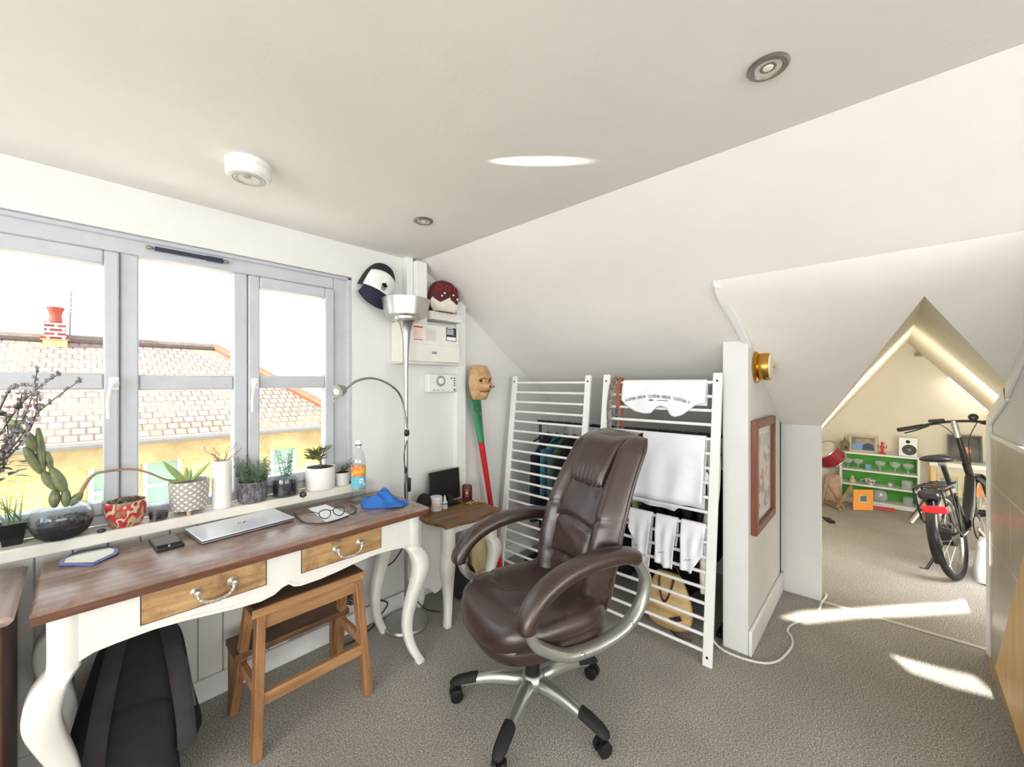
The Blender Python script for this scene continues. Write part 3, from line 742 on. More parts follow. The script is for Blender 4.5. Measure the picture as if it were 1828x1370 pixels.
# headrest cushion
def head(u, v):
    vv = lerp(.70, .995, v); x, z = back_axis(min(vv, 1)); w = lerp(.112, .132, v)
    fl = .066 + .042 * (max(0, sin(pi * min(1, v * .93 + .05)))) ** .6 * (1 - abs(u) ** 5) ** .5 if abs(u) < 1 else .06
    wr = .004 * sin(u * 26) * max(0, 1 - v / .6) * (1 - abs(u) ** 3)
    if v > .86: fl -= .11 * ((v - .86) / .14) ** 1.6
    return V((x + fl + wr, u * w, z + .022 * max(0, (vv - .85) / .15) - .01 * (1 - v) * (1 - u * u)))
m = MB(); m.grid(lambda a, b: head(us[round(a * NU)], b), NU, 26); m.build('headrest', LEA, cr, world=False, solid=.05, offset=-1, sharp=80)
# piping round the back
pp = [V((back_axis(v)[0] - .012, s * half_w(v) * 1.0, back_axis(v)[1])) for s, vs in ((1, [i / 24 * .95 for i in range(25)]),) for v in vs]
for s in (1, -1): MB().tube([V((p.x + .02, p.y * s, p.z)) for p in pp], .0055, 8).build('piping', LEA, cr, world=False)
# arms
ALU = plain('satin_aluminium', (188, 190, 184), .3, .8, var=.03)
for s in (1, -1):
    y = s * .305
    pad = curve([(-.31, y, .695), (-.22, y, .722), (-.08, y, .728), (.06, y, .705), (.16, y, .655), (.215, y, .59), (.222, y, .548)], 7)
    n_ = len(pad); rad = [.044 * min(1, .45 + i * .25) * min(1, .5 + (n_ - 1 - i) * .2) for i in range(n_)]
    MB().tube(pad, rad, 16, flat=.72, sq=2.6, up=(0, 1, 0) if False else None).build('armrest', LEA, cr, world=False, sharp=70)
    loop = curve([(-.305, y, .685), (-.355, y * .99, .60), (-.335, y * .98, .50), (-.25, y * .97, .425), (-.12, y * .96, .395), (.0, y * .96, .398), (.05, y * .96, .41), (.13, y * .97, .455), (.185, y * .985, .50), (.21, y, .56)], 7)
    lo = MB().tube(loop, .026, 12, flat=.72, sq=3.2); al = lo.build('arm_loop', ALU, cr, world=False, sharp=60)
    inn = curve([(.19, y, .575), (.14, y, .635), (.05, y, .678), (-.08, y, .700), (-.22, y, .696), (-.305, y, .672)], 6)
    MB().tube(inn, .014, 10, flat=.5, sq=3).build('arm_rim', ALU, al, world=False)
    for px_, pz in ((-.325, .485), (-.27, .436), (-.02, .392)): MB().ball((px_, y * .965 + s * .022, pz + .008), (.011, .006, .011), 12, 8).build('screw_cap', SILVER, al, world=False)
    MB().bar((-.10, s * .10, .375), (-.10, s * .285, .392), .10, .012).build('arm_bracket', DARKMETAL, cr, world=False)
# mechanism, gas lift, base
MB().box((-.14, -.10, .335), (.12, .10, .372)).build('tilt_mechanism', BLACK, cr, world=False, bevel=.008)
MB().bar((-.12, 0, .36), (-.235, 0, .42), .07, .03).bar((-.235, 0, .41), (-.285, 0, .60), .07, .025).build('back_bracket', DARKMETAL, cr, world=False)
MB().tube([(0, 0, .11), (0, 0, .245), (0, 0, .245), (0, 0, .34)], [.032, .030, .022, .022], 20).build('gas_lift', BLACK, cr, world=False)
MB().tube(curve([(.05, -.1, .345), (.06, -.2, .335), (.06, -.27, .33)], 5), .006, 8).build('tilt_lever', BLACK, cr, world=False)
MB().tube([(.09, -.03, .345), (.10, -.03, .22)], .007, 8).build('tension_knob', BLACK, cr, world=False)
MB().lathe([(.001, .085), (.046, .085), (.056, .105), (.052, .135), (.040, .148), (.001, .148)], (0, 0, 0), 30).build('hub', ALU, cr, world=False)
for k in range(5):
    a = radians(199 + 72 * k - 162); d = V((cos(a), sin(a), 0)); sd_ = V((-sin(a), cos(a), 0))
    rings = []
    for r, z, w, h in ((.03, .118, .038, .03), (.10, .122, .034, .028), (.17, .118, .029, .024), (.24, .105, .025, .02), (.29, .09, .024, .017), (.318, .082, .022, .014)):
        rings.append([d * r + sd_ * (w * cc) + V((0, 0, z + h * ss)) for cc, ss in ((-1, -.6), (-.6, -1), (.6, -1), (1, -.6), (.8, .6), (.4, 1), (-.4, 1), (-.8, .6))])
    lg = MB().loft(rings).build('base_leg', ALU, cr, world=False, sharp=50, sub=1)
    c = d * .318; cp = MB(); rings = []
    for r, z, w, h in ((.245, .108, .026, .022), (.275, .102, .028, .021), (.33, .088, .027, .018), (.358, .078, .02, .012), (.366, .074, .008, .006)):
        rings.append([d * r + sd_ * (w * cc) + V((0, 0, z + h * ss)) for cc, ss in ((-1, -.3), (-.6, -.5), (.6, -.5), (1, -.3), (.8, .6), (.4, 1), (-.4, 1), (-.8, .6))])
    cp.loft(rings); cp.build('end_cap', RUBBER, lg, world=False, sharp=50)
    ca = MB(); b_ = a + 1.9 + k * .8; wd = V((cos(b_), sin(b_), 0)); cc = d * .338
    for o_ in (-.017, .017): ca.tube([cc + wd * (o_ - .011) + V((0, 0, .0285)), cc + wd * (o_ - .008) + V((0, 0, .0285)), cc + wd * (o_ + .008) + V((0, 0, .0285)), cc + wd * (o_ + .011) + V((0, 0, .0285))], [.02, .0283, .0283, .02], 22)
    ca.tube([cc + V((0, 0, .03)), cc + V((0, 0, .08))], .009, 8)
    ca.build('caster', BLACK, lg, world=False)
# ================================================================ ON THE SILL
SZ = .8455
SG = 'plants on the window sill'
def leaf(m, base, d, L, w, th=.0, up=(0, 0, 1), bend=.15, n=5):
    """tapered flat leaf / needle with a spine"""
    base, d, up = V(base), V(d).normalized(), V(up); sd = d.cross(up)
    if sd.length < 1e-3: sd = d.orthogonal()
    sd.normalize(); nr = sd.cross(d).normalized(); th = th or w * .25; rings = []
    for i in range(n + 1):
        t = i / n; k = max(.06, sin(pi * min(1, .18 + t * .82)) ** .8) if t < 1 else .05
        c = base + d * (L * t) - V((0, 0, 1)) * (bend * L * t * t)
        rings.append([c + sd * (w / 2 * k), c + nr * (th * k), c - sd * (w / 2 * k), c - nr * (th * .6 * k)])
    return m.loft(rings)
def rdir(up=.5):
    a = random.uniform(0, 2 * pi); z = random.uniform(up - .3, up + .3); return V((cos(a), sin(a), z)).normalized()
def soil_disc(x, y, z, r, root, mat=SOIL, name='soil', n=20):
    m = MB(); m.lathe([(.001, z - .012), (r, z - .012), (r, z - .001), (r * .7, z + .003), (.001, z + .004)], (x, y, 0), n); return m.build(name, mat, root)

# square black planter with a fern
FYP = 2.205
x, r, zt = fit(23, FYP, 46, 945)
t_ = thing('potted_fern', 'wispy fern in a square black pot on the sill beside the globe bowl', 'potted plant', (x, FYP, SZ), group=SG)

m = MB(); h = .075; rings = []
for s, z in ((.022, 0), (.033, h), (.029, h), (.027, h - .012), (.001, h - .012)): rings.append([V((x + a * s, FYP + b * s, SZ + z)) for a, b in ((-1, -1), (1, -1), (1, 1), (-1, 1))])
m.loft(rings).build('pot', plain('black_glaze', (26, 28, 28), .2), t_)
MB().lathe([(.001, h - .011), (.025, h - .011), (.024, h - .002), (.001, h)], (x, FYP, SZ), 14).build('gravel', plain('pale_gravel', (150, 150, 144), .9, var=.4, nscale=200, bump=.8), t_)
m = MB()
for k in range(16):
    d = rdir(1.1); d.x = d.x * .5 - .22; b = V((x + random.uniform(-.02, .02), FYP + random.uniform(-.02, .02), SZ + h)); tip = b + d * random.uniform(.06, .13); m.tube([b, lerp(b, tip, .5) + V((0, 0, .01)), tip], [.0012, .001, .0006], 5)
    for q in range(7): leaf(m, lerp(b, tip, .3 + .1 * q), rdir(.4), .018, .0022, bend=.3, n=3)
m.build('foliage', LEAF, t_)

# glass globe bowl with the jointed cactus
x, r, zt = fit(111, 2.152, 113, 893); GX, GY = x, 2.152; R = .082
t_ = thing('globe_bowl_cactus', 'jointed cactus with a long trailing stem in a clear globe bowl of black stones', 'potted plant', (GX, GY, SZ), group=SG)
prof = [(.001, .001), (.04, .001)] + [(R * sin(a), .076 - .076 * cos(a)) for a in [radians(q) for q in range(36, 146, 8)]]
MB().lathe(prof + [(p[0] - .003, p[1]) for p in reversed(prof[3:])] + [(.001, .004)], (GX, GY, SZ), 40).build('bowl', CLEAR, t_)
m = MB().lathe([(.001, .005), (.045, .006), (.064, .022), (.075, .045), (.0775, .062), (.06, .066), (.03, .074), (.001, .07)], (GX, GY, SZ), 32)
for k in range(60):
    a = random.uniform(0, 2 * pi); q = random.uniform(0, .066); m.ball((GX + q * cos(a), GY + q * sin(a), SZ + .066 + random.uniform(-.002, .006)), random.uniform(.005, .010), 7, 5)
m.build('stones', plain('black_stones', (36, 33, 34), .7, var=.4, nscale=60), t_)
def seg(m, p0, p1, w, Yp=2.165, y1=None):
    a = onY(*p0, Yp); b = onY(*p1, y1 or Yp); pts = [lerp(a, b, i / 8) for i in range(9)]
    return m.tube(pts, [w * max(.25, sin(pi * (.08 + .84 * i / 8)) ** .7) for i in range(9)], 10, flat=.85)
for p0, p1, w in (((97, 906), (98, 874), .0125), ((98, 874), (77, 842), .0125), ((74, 846), (44, 798), .012), ((78, 843), (68, 764), .010), ((66, 806), (44, 770), .013), ((118, 905), (117, 872), .011), ((117, 880), (92, 836), .015), ((92, 840), (84, 806), .008), ((125, 903), (146, 879), .012)):
    seg(MB(), p0, p1, w * 1.45).build('cactus_segment', CACT, t_)
m = MB(); seg(m, (42, 772), (14, 748), .013); seg(m, (30, 762), (18, 752), .02); m.build('tip_leaf', plain('fresh_green_leaf', (156, 178, 70), .45, var=.15), t_)
st = curve([onY(144, 880, 2.165), onY(152, 866, 2.16), onY(165, 850, 2.15), onY(183, 843, 2.145), onY(233, 838, 2.14), onY(264, 844, 2.145), onY(294, 856, 2.15), onY(316, 858, 2.16)], 6)
MB().tube(st, [lerp(.0065, .0032, i / (len(st) - 1)) for i in range(len(st))], 8).build('trailing_stem', plain('dry_stem', (150, 128, 98), .7, var=.2), t_)

p = onZ(181, 952, SZ)
tag(MB().ball((p.x, p.y, SZ + .008), (.014, .009, .008), 9, 6).build('pebble', plain('dark_pebble', (50, 56, 56), .5)), 'small dark pebble lying on the sill beside the globe bowl', 'pebble')

# red patterned pot
x, r, zt = fit(225, 2.175, 78, 893)
t_ = thing('patterned_pot', 'round glazed pot painted with red and cream leaves, holding low dull succulents', 'potted plant', (x, 2.175, SZ), group=SG)
REDP = patches('red_leaf_glaze', [(206, 186, 140), (132, 124, 92), (182, 58, 62), (206, 190, 148), (172, 52, 58), (190, 66, 70), (200, 178, 130), (120, 96, 74)], 20, .25, (1, .5, .6), False)
hh = zt - SZ
MB().lathe([(.001, 0), (r * .62, 0), (r * .8, hh * .12), (r * .97, hh * .45), (r * 1.0, hh * .8), (r * .98, hh), (r * .93, hh), (r * .9, hh * .85), (.001, hh * .85)], (x, 2.175, SZ), 36).build('pot', REDP, t_)
soil_disc(x, 2.175, SZ + hh * .92, r * .9, t_)
m = MB()
for k in range(26):
    a = random.uniform(0, 2 * pi); q = r * random.uniform(0, .8); b = (x + q * cos(a), 2.175 + q * sin(a), SZ + hh * .9)
    for j in range(5): leaf(m, b, rdir(.7), .022, .009, .003, bend=.1, n=3)
m.build('foliage', plain('dull_succulent', (104, 104, 88), .6, var=.3, nscale=40), t_)

# little glass of soil
x, r, zt = fit(283, 2.165, 40, 896)
t_ = thing('soil_glass', 'short clear glass half full of black soil, between the red pot and the aloe pot', 'glass', (x, 2.165, SZ))
hh = zt - SZ
MB().lathe([(.001, 0), (r * .9, 0), (r, hh), (r * .95, hh), (r * .86, .006), (.001, .006)], (x, 2.165, SZ), 26).build('glass', CLEAR, t_)
MB().lathe([(.001, .007), (r * .84, .007), (r * .88, hh * .42), (.001, hh * .46)], (x, 2.165, SZ), 22).build('soil', SOIL, t_)

# aloe in a patterned pot on legs
x, r, zt = fit(338, 2.185, 76, 857)
t_ = thing('aloe_pot', 'aloe in a cream pot with a grey circle pattern standing on short wooden legs', 'potted plant', (x, 2.185, SZ), group=SG)
def lattice():
    s = NT('grey_circle_lattice'); b = s.bsdf(.55); tc = s.n('ShaderNodeTexCoord'); sp = s.n('ShaderNodeSeparateXYZ'); s.l(tc.outputs['Object'], sp.inputs[0])
    at = s.n('ShaderNodeMath', operation='ARCTAN2'); s.l(sp.outputs[1], at.inputs[0]); s.l(sp.outputs[0], at.inputs[1])
    fac = None
    for ox in (0, .5):
        u = s.n('ShaderNodeMath', operation='MULTIPLY_ADD'); u.inputs[1].default_value = 15 / (2 * pi) * 1.0; u.inputs[2].default_value = ox + 20; s.l(at.outputs[0], u.inputs[0])
        v = s.n('ShaderNodeMath', operation='MULTIPLY_ADD'); v.inputs[1].default_value = 1 / .0245; v.inputs[2].default_value = ox + 20; s.l(sp.outputs[2], v.inputs[0])
        dd = []
        for k in (u, v):
            f = s.n('ShaderNodeMath', operation='FRACT'); s.l(k.outputs[0], f.inputs[0]); g_ = s.n('ShaderNodeMath', operation='SUBTRACT'); g_.inputs[1].default_value = .5; s.l(f.outputs[0], g_.inputs[0])
            q = s.n('ShaderNodeMath', operation='POWER'); q.inputs[1].default_value = 2; ab = s.n('ShaderNodeMath', operation='ABSOLUTE'); s.l(g_.outputs[0], ab.inputs[0]); s.l(ab.outputs[0], q.inputs[0]); dd.append(q)
        a = s.n('ShaderNodeMath', operation='ADD'); s.l(dd[0].outputs[0], a.inputs[0]); s.l(dd[1].outputs[0], a.inputs[1])
        sq = s.n('ShaderNodeMath', operation='SQRT'); s.l(a.outputs[0], sq.inputs[0])
        c = s.n('ShaderNodeMath', operation='COMPARE'); c.inputs[1].default_value = .45; c.inputs[2].default_value = .085; s.l(sq.outputs[0], c.inputs[0])
        if fac is None: fac = c
        else:
            mx = s.n('ShaderNodeMath', operation='MAXIMUM'); s.l(fac.outputs[0], mx.inputs[0]); s.l(c.outputs[0], mx.inputs[1]); fac = mx
    s.l(s.mix(fac.outputs[0], RGB(232, 228, 220), RGB(168, 162, 154)), b.inputs['Base Color']); return s.m
lz = .022; hh = zt - SZ
MB().lathe([(.001, lz), (r * .86, lz), (r * .9, lz + .006), (r, hh), (r * .95, hh), (r * .92, hh - .014), (.001, hh - .014)], (x, 2.185, SZ), 40).build('pot', lattice(), t_)
for k in range(3):
    a = radians(-100 + 120 * k); c = V((x + r * .62 * cos(a), 2.185 + r * .62 * sin(a), SZ)); MB().tube([c + V((.006 * cos(a), .006 * sin(a), 0)), c + V((0, 0, lz + .002))], [.006, .010], 12).build('leg', plain('beech_leg', (206, 170, 126), .5), t_)
soil_disc(x, 2.185, SZ + hh - .006, r * .93, t_, plain('grey_sand', (120, 112, 100), .9, var=.3, nscale=120, bump=.5))
m = MB(); c = V((x - .005, 2.185, SZ + hh - .008)); AL = plain('aloe_green', (150, 176, 112), .4, var=.12)
for dx, dz, L, w in ((-.75, .95, .125, .026), (.85, .9, .105, .016), (-.1, 1, .065, .020), (.15, 1, .055, .018), (-1.3, .35, .06, .012)): leaf(m, c + V((dx * .01, 0, 0)), (dx, -.12, dz), L, w, .005, up=(0, -1, 0), bend=-.05)
m.build('foliage', AL, t_)

# tall white vase with curly twigs
x, r, zt = fit(396, 2.175, 36, 822)
t_ = thing('tall_vase', 'tall plain white cylinder vase holding thin curly twigs', 'vase', (x, 2.175, SZ), group=SG)
hh = zt - SZ
MB().lathe([(.001, 0), (r * .97, 0), (r, .004), (r, hh - .004), (r * .97, hh), (r * .86, hh), (r * .86, hh * .5), (.001, hh * .5)], (x, 2.175, SZ), 36).build('vase', plain('matt_white_ceramic', (236, 234, 228), .55, var=.01), t_)
m = MB()
for k in range(9):
    b = V((x + random.uniform(-.01, .01), 2.175 + random.uniform(-.01, .01), SZ + hh - .02)); d = rdir(1.0); pts = []; L = random.uniform(.075, .15); ph = random.uniform(0, 6)
    for i in range(22):
        q = i / 21; pts.append(b + d * (L * q) + V((cos(ph + q * 11), sin(ph + q * 11), .5 * cos(q * 15))) * (.010 * q))
    m.tube(pts, [.0019 - .0010 * i / 21 for i in range(22)], 5)
m.build('twigs', plain('reddish_twig', (150, 112, 92), .7), t_)

# grey textured pot with fine foliage
x, r, zt = fit(451, 2.18, 62, 858); r *= .92
t_ = thing('grey_pot_plant', 'bushy fine-leaved plant spilling from a dark grey pot with a leaf relief', 'potted plant', (x, 2.18, SZ), group=SG)
GP = NT('grey_relief_pot'); b_ = GP.bsdf(.8); f_ = GP.noise(GP.coord((60, 60, 24)), 1, 3, .5, 1.5); GP.l(GP.ramp(f_, [(.4, RGB(72, 70, 76)), (.62, RGB(126, 122, 126))]), b_.inputs['Base Color']); GP.bump(f_, b_, .8, .006)
hh = zt - SZ
MB().lathe([(.001, 0), (r * .78, 0), (r * .92, hh * .1), (r, hh * .4), (r * 1.0, hh * .7), (r * .93, hh), (r * .87, hh), (r * .85, hh * .85), (.001, hh * .85)], (x, 2.18, SZ), 36).build('pot', GP.m, t_)
soil_disc(x, 2.18, SZ + hh * .92, r * .85, t_)
m = MB()
for k in range(130):
    a = random.uniform(0, 2 * pi); q = r * .7 * sqrt(random.random()); b = V((x + q * cos(a), 2.18 + q * sin(a), SZ + hh * .9)); d = V((cos(a) * .38 + .04, sin(a) * .4, random.uniform(.35, 1.1))).normalized(); tip = b + d * random.uniform(.04, .16) + V((0, 0, -.01)); tip.x = min(max(tip.x, x - r + .004), x + r - .006)
    m.tube([b, lerp(b, tip, .6) + V((0, 0, .008)), tip], [.001, .0008, .0005], 4)
    for q in range(9): leaf(m, lerp(b, tip, .25 + .085 * q), rdir(.3), random.uniform(.012, .022), .0065, bend=.2, n=2)
m.build('foliage', LEAF2, t_)

# low glass pot with a dark planted soil
x, r, zt = fit(510, 2.175, 48, 853)
t_ = thing('glass_pot_plant', 'upright feathery plant in a low clear glass pot full of black soil', 'potted plant', (x, 2.175, SZ), group=SG)
hh = zt - SZ
MB().lathe([(.001, 0), (r * .95, 0), (r, .006), (r, hh * .8), (r * .93, hh), (r * .9, hh), (r * .95, hh * .8), (r * .95, .008), (.001, .008)], (x, 2.175, SZ), 34).build('glass', CLEAR, t_)
MB().lathe([(.001, .010), (r * .92, .010), (r * .93, hh * .76), (r * .5, hh * .82), (.001, hh * .84)], (x, 2.175, SZ), 28).build('soil', SOIL, t_)
m = MB()
for k in range(7):
    b = V((x + random.uniform(-.015, .015), 2.175 + random.uniform(-.01, .01), SZ + hh * .8)); tip = b + V((random.uniform(-.03, .03), random.uniform(-.015, .015), random.uniform(.09, .165)))
    m.tube([b, tip], [.0016, .0008], 5)
    for i in range(13):
        q = lerp(b, tip, .2 + .065 * i)
        for j in range(3): leaf(m, q, rdir(.25), .018, .006, .001, bend=.2, n=3)
m.build('foliage', plain('silver_green_leaf', (112, 136, 118), .5, var=.25, nscale=40), t_)

p = onZ(541, 889, SZ)
ico = bmesh.new(); bmesh.ops.create_icosphere(ico, subdivisions=1, radius=.018); mm = MB().add([v.co + V((p.x, p.y, SZ + .0165)) for v in ico.verts], [tuple(v.index for v in f.verts) for f in ico.faces]); ico.free()
tag(mm.build('faceted_stone', plain('black_faceted_stone', (36, 38, 42), .35), sharp=5), 'small black faceted stone on the sill between the glass pot and the white bowl pot', 'stone')

# wide white pot with a finger succulent
x, r, zt = fit(572, 2.19, 54, 833)
t_ = thing('white_pot_succulent', 'finger-leaved succulent with a bare stem in a wide plain white pot', 'potted plant', (x, 2.19, SZ), group=SG)
hh = zt - SZ
MB().lathe([(.001, 0), (r * .92, 0), (r * .97, .008), (r, hh), (r * .94, hh), (r * .92, hh - .016), (.001, hh - .016)], (x, 2.19, SZ), 40).build('pot', plain('white_ceramic', (238, 236, 232), .4, var=.01), t_)
soil_disc(x, 2.19, SZ + hh - .004, r * .92, t_)
m = MB(); b = V((x + .004, 2.19, SZ + hh - .01)); k1 = b + V((-.004, 0, .038)); k2 = k1 + V((-.016, 0, .042))
m.tube([b, k1, k2], [.006, .0055, .004], 8); m.tube([k1, k1 + V((.02, 0, .05)), k1 + V((.028, 0, .07))], [.004, .003, .002], 7); m.tube([k1, k1 + V((-.03, 0, .02))], [.004, .002], 7)
m.build('stem', STEM, t_)
m = MB()
for c, nn, L in ((k2, 36, .075), (k1 + V((-.03, 0, .02)), 18, .058), (k1 + V((.024, 0, .055)), 10, .042), (lerp(k1, k2, .5), 16, .05)):
    for j in range(nn):
        d = rdir(.45); d.x -= .25; leaf(m, c + V((random.uniform(-.01, .01), 0, random.uniform(-.01, .01))), d, L * random.uniform(.6, 1.1), .0095, .004, bend=.0, n=4)
m.build('foliage', LEAF3, t_)

# small white pot
x, r, zt = fit(611, 2.19, 28, 843)
t_ = thing('small_pot_succulent', 'small straggly succulent in a little white pot behind the water bottle', 'potted plant', (x, 2.19, SZ), group=SG)
hh = zt - SZ
MB().lathe([(.001, 0), (r * .85, 0), (r, hh), (r * .93, hh), (r * .9, hh - .01), (.001, hh - .01)], (x, 2.19, SZ), 28).build('pot', plain('white_ceramic', (238, 236, 232), .4), t_)
soil_disc(x, 2.19, SZ + hh - .002, r * .9, t_)
m = MB()
for k in range(6):
    b = V((x + random.uniform(-.012, .012), 2.19, SZ + hh - .005)); tip = b + V((random.uniform(-.02, .05), random.uniform(-.02, .01), random.uniform(.03, .075)))
    m.tube([b, tip], [.0016, .001], 5)
    for i in range(9): leaf(m, lerp(b, tip, .3 + .08 * i), rdir(.3), .014, .007, .002, bend=.1, n=3)
m.build('foliage', plain('dull_green_leaf', (96, 112, 76), .5, var=.3, nscale=40), t_)

# ================================================================ ON THE CHEST: footed globe vase with willow
vx, vy = -.262, 1.985
t_ = thing('willow_vase', 'clear glass globe vase of pussy willow and leafy branches on the dark chest of drawers', 'vase', (vx, vy, .79))
MB().lathe([(.001, 0), (.045, .001), (.04, .008), (.012, .02), (.010, .035), (.03, .05)] + [(.085 * sin(a), .13 - .085 * cos(a)) for a in [radians(q) for q in range(32, 152, 10)]] + [(.036, .205), (.001, .06)], (vx, vy, .7905), 32).build('vase', glass('pale_blue_glass', (.86, .93, .98), .14), t_)
m = MB(); c_ = MB(); lf = MB(); base = V((vx, vy, .86))
brs = [[(20, 780), (50, 730), (68, 655)], [(10, 760), (60, 700), (110, 665)], [(30, 790), (70, 735), (147, 676)], [(5, 720), (30, 690), (60, 690)], [(5, 800), (25, 765), (40, 700)], [(-5, 820), (20, 790), (35, 765)], [(30, 800), (63, 745), (66, 700)], [(-5, 850), (15, 800), (10, 740)]]
for pts in brs:
    P = curve([base, V((vx + .02, vy + .02, 1.02))] + [onY(px, py, 2.08) for px, py in pts], 6); n_ = len(P)
    m.tube(P, [lerp(.0035, .0012, i / n_) for i in range(n_)], 6)
    for i in range(int(n_ * .45), n_):
        for q in range(2):
            o_ = rdir(.5) * .007; cc = lerp(P[i - 1], P[i], random.random()) + o_; c_.ball(cc, (.0042, .0042, .0065), 6, 5)
for k in range(46):
    q = onY(random.uniform(-8, 42), random.uniform(700, 860), 2.06 + random.uniform(-.04, .03)); leaf(lf, q, rdir(.1), .035, .022, .001, bend=.25, n=4)
m.build('branches', plain('grey_brown_branch', (88, 78, 76), .8), t_); o_ = c_.build('catkins', plain('grey_catkin', (150, 146, 150), .9, var=.2), t_); o_['kind'] = 'stuff'
lf.build('foliage', plain('dark_green_leaf', (74, 98, 66), .4, var=.3, nscale=30), t_)
tag(MB().prism([(-.30, 1.86, .7905), (-.18, 1.84, .7905), (-.16, 1.90, .7905), (-.27, 1.93, .7905)], (0, 0, .004)).build('folded_card', PAPER), 'white folded card lying on the chest of drawers in front of the glass vase', 'card')

# ================================================================ ON THE DESK
Z = DT + .0006
bl, br_, tl = onZ(361, 969, Z + .01), onZ(526, 926, Z + .01), onZ(340, 943, Z + .01)
r_ = (br_ - bl); Wd = r_.length; r_.normalize(); u_ = V((-r_.y, r_.x, 0)); Dp = .215
M_ = face_M((bl.x, bl.y, Z), r_, u_)
t_ = thing('laptop', 'closed silver laptop on the worn brown desk top', 'laptop', (bl.x, bl.y, Z))
t_.location.z = Z; t_.matrix_basis = Matrix.Translation((bl.x, bl.y, Z))
ALP = plain('laptop_silver', (222, 228, 236), .3, .35, var=.01)
MB().box((0, 0, .001), (Wd, Dp, .0095), M_).build('base', plain('laptop_dark_silver', (150, 150, 152), .4, .6), t_, bevel=.003)
ld = MB().box((-.0005, -.0005, .0105), (Wd + .0005, Dp, .0165), M_).build('lid', ALP, t_, bevel=.003)
m = MB(); c0 = V((Wd * .5, Dp * .5, .0167))
def slash(x0, y0, y1): m.add([M_ @ (c0 + V((x0 + y * .36 + k, y, z))) for z in (0, .0004) for y, k in ((y0, -.0016), (y0, .0016), (y1, .0016), (y1, -.0016))], [(3, 2, 1, 0), (4, 5, 6, 7), (0, 1, 5, 4), (1, 2, 6, 5), (2, 3, 7, 6), (3, 0, 4, 7)])
slash(-.014, -.009, .017); slash(-.006, -.009, .006); slash(.005, -.017, .009); slash(.013, -.009, .009)
m.box((-.008 + .0025, .0064, 0), (-.0012, .009, .0004), M_ @ Matrix.Translation(c0)); m.box((.008, .0064, 0), (.0155, .009, .0004), M_ @ Matrix.Translation(c0)); m.box((.0045, -.009, 0), (.0105, -.0065, .0004), M_ @ Matrix.Translation(c0))
m.build('logo', plain('dark_mirror', (50, 52, 58), .15, .9), ld)
MB().box((-.0002, -.0002, .0092), (Wd + .0002, Dp - .004, .0108), M_).build('gap', BLACK, t_)
MB().box((.02, .02, 0), (Wd - .02, .03, .0012), M_).build('rubber_foot', RUBBER, t_)

pc = [onZ(px, py, Z + .008) for px, py in ((280, 984), (330, 971), (312, 952), (265, 963))]
t_ = thing('phone', 'black smartphone lying face up on the desk between the mirror tray and the laptop', 'phone', tuple(pc[0]))
def shrink(P, k): c = sum(P, V((0, 0, 0))) / len(P); return [c + (p - c) * k for p in P]
MB().prism([V((p.x, p.y, Z)) for p in pc], (0, 0, .009)).build('body', BLACK, t_, bevel=.0025)
MB().prism([V((p.x, p.y, Z + .009)) for p in shrink(pc, .9)], (0, 0, .0006)).build('screen', plain('phone_screen', (30, 34, 38), .04, 0, var=.02), t_)
hx = [onZ(px, py, Z) for px, py in ((103, 1012), (107, 1003), (140, 986), (172, 980), (201, 978), (213, 983), (209, 991), (166, 1011))]
t_ = thing('mirror_tray', 'elongated many-sided mirror with a faceted blue edge lying flat on the desk', 'mirror', tuple(hx[0]))
MB().prism([V((p.x, p.y, Z)) for p in hx], (0, 0, .005)).build('bevelled_edge', plain('blue_bevel_glass', (96, 110, 176), .12, .6), t_, bevel=.002)
MB().prism([V((p.x, p.y, Z + .0052)) for p in shrink(hx, .82)], (0, 0, .0008)).build('mirror', plain('mirror_silver', (235, 238, 240), .03, 1.0, var=.0), t_)
tag(MB().prism([onZ(px, py, Z) for px, py in ((551, 909), (581, 902), (627, 921), (582, 933))], (0, 0, .003)).build('notepad', PAPER), 'white sheet of note paper under the spectacles on the desk', 'paper')
t_ = thing('spectacles', 'dark round-rimmed spectacles on a neck cord, resting on white note paper', 'glasses', (.9, 1.95, Z))
gz = Z + .0075; la, lb = onZ(582, 926, gz), onZ(613, 919, gz); ax_ = (lb - la).normalized(); sep = .062; upv = V((-.12, .28, .95)).normalized(); fw = ax_.cross(upv).normalized(); cc = [la + upv * .021, la + ax_ * sep + upv * .021]
for c in cc:
    rp = [c + ax_ * (.025 * cos(a)) + upv * (.0195 * sin(a) + .002 * cos(2 * a)) for a in [2 * pi * i / 28 for i in range(28)]]
    rm = MB().tube(rp, .0022, 7, closed=True).build('rim', BLACK, t_)
    MB().lathe([(.001, -.0006), (.024, -.0006), (.024, .0006), (.001, .0006)], c, 28, M=Matrix((ax_, upv * .8, fw)).transposed()).build('lens', CLEAR, rm)
bk = -fw if (-fw).y > 0 else fw
m = MB().tube(curve([cc[0] + ax_ * .024 + upv * .006, (cc[0] + cc[1]) / 2 + upv * .010, cc[1] - ax_ * .024 + upv * .006], 5), .002, 7); m.build('bridge', BLACK, t_)
for c, s in ((cc[0], -1), (cc[1], 1)):
    hb = c + ax_ * (.026 * s) + upv * .008; MB().tube([hb, hb + bk * .03 + V((0, 0, .004)), hb + bk * .085 + V((0, 0, .012)), hb + bk * .11 + V((0, 0, .01))], [.002, .002, .0022, .003], 8).build('temple', BLACK, t_)
MB().tube(curve([onZ(px, py, Z + .004) for px, py in ((526, 914), (529, 921), (541, 932), (560, 935), (583, 934), (605, 928), (622, 921), (634, 914), (635, 907), (626, 902))], 5), .0028, 7).build('neck_cord', BLACK, t_)

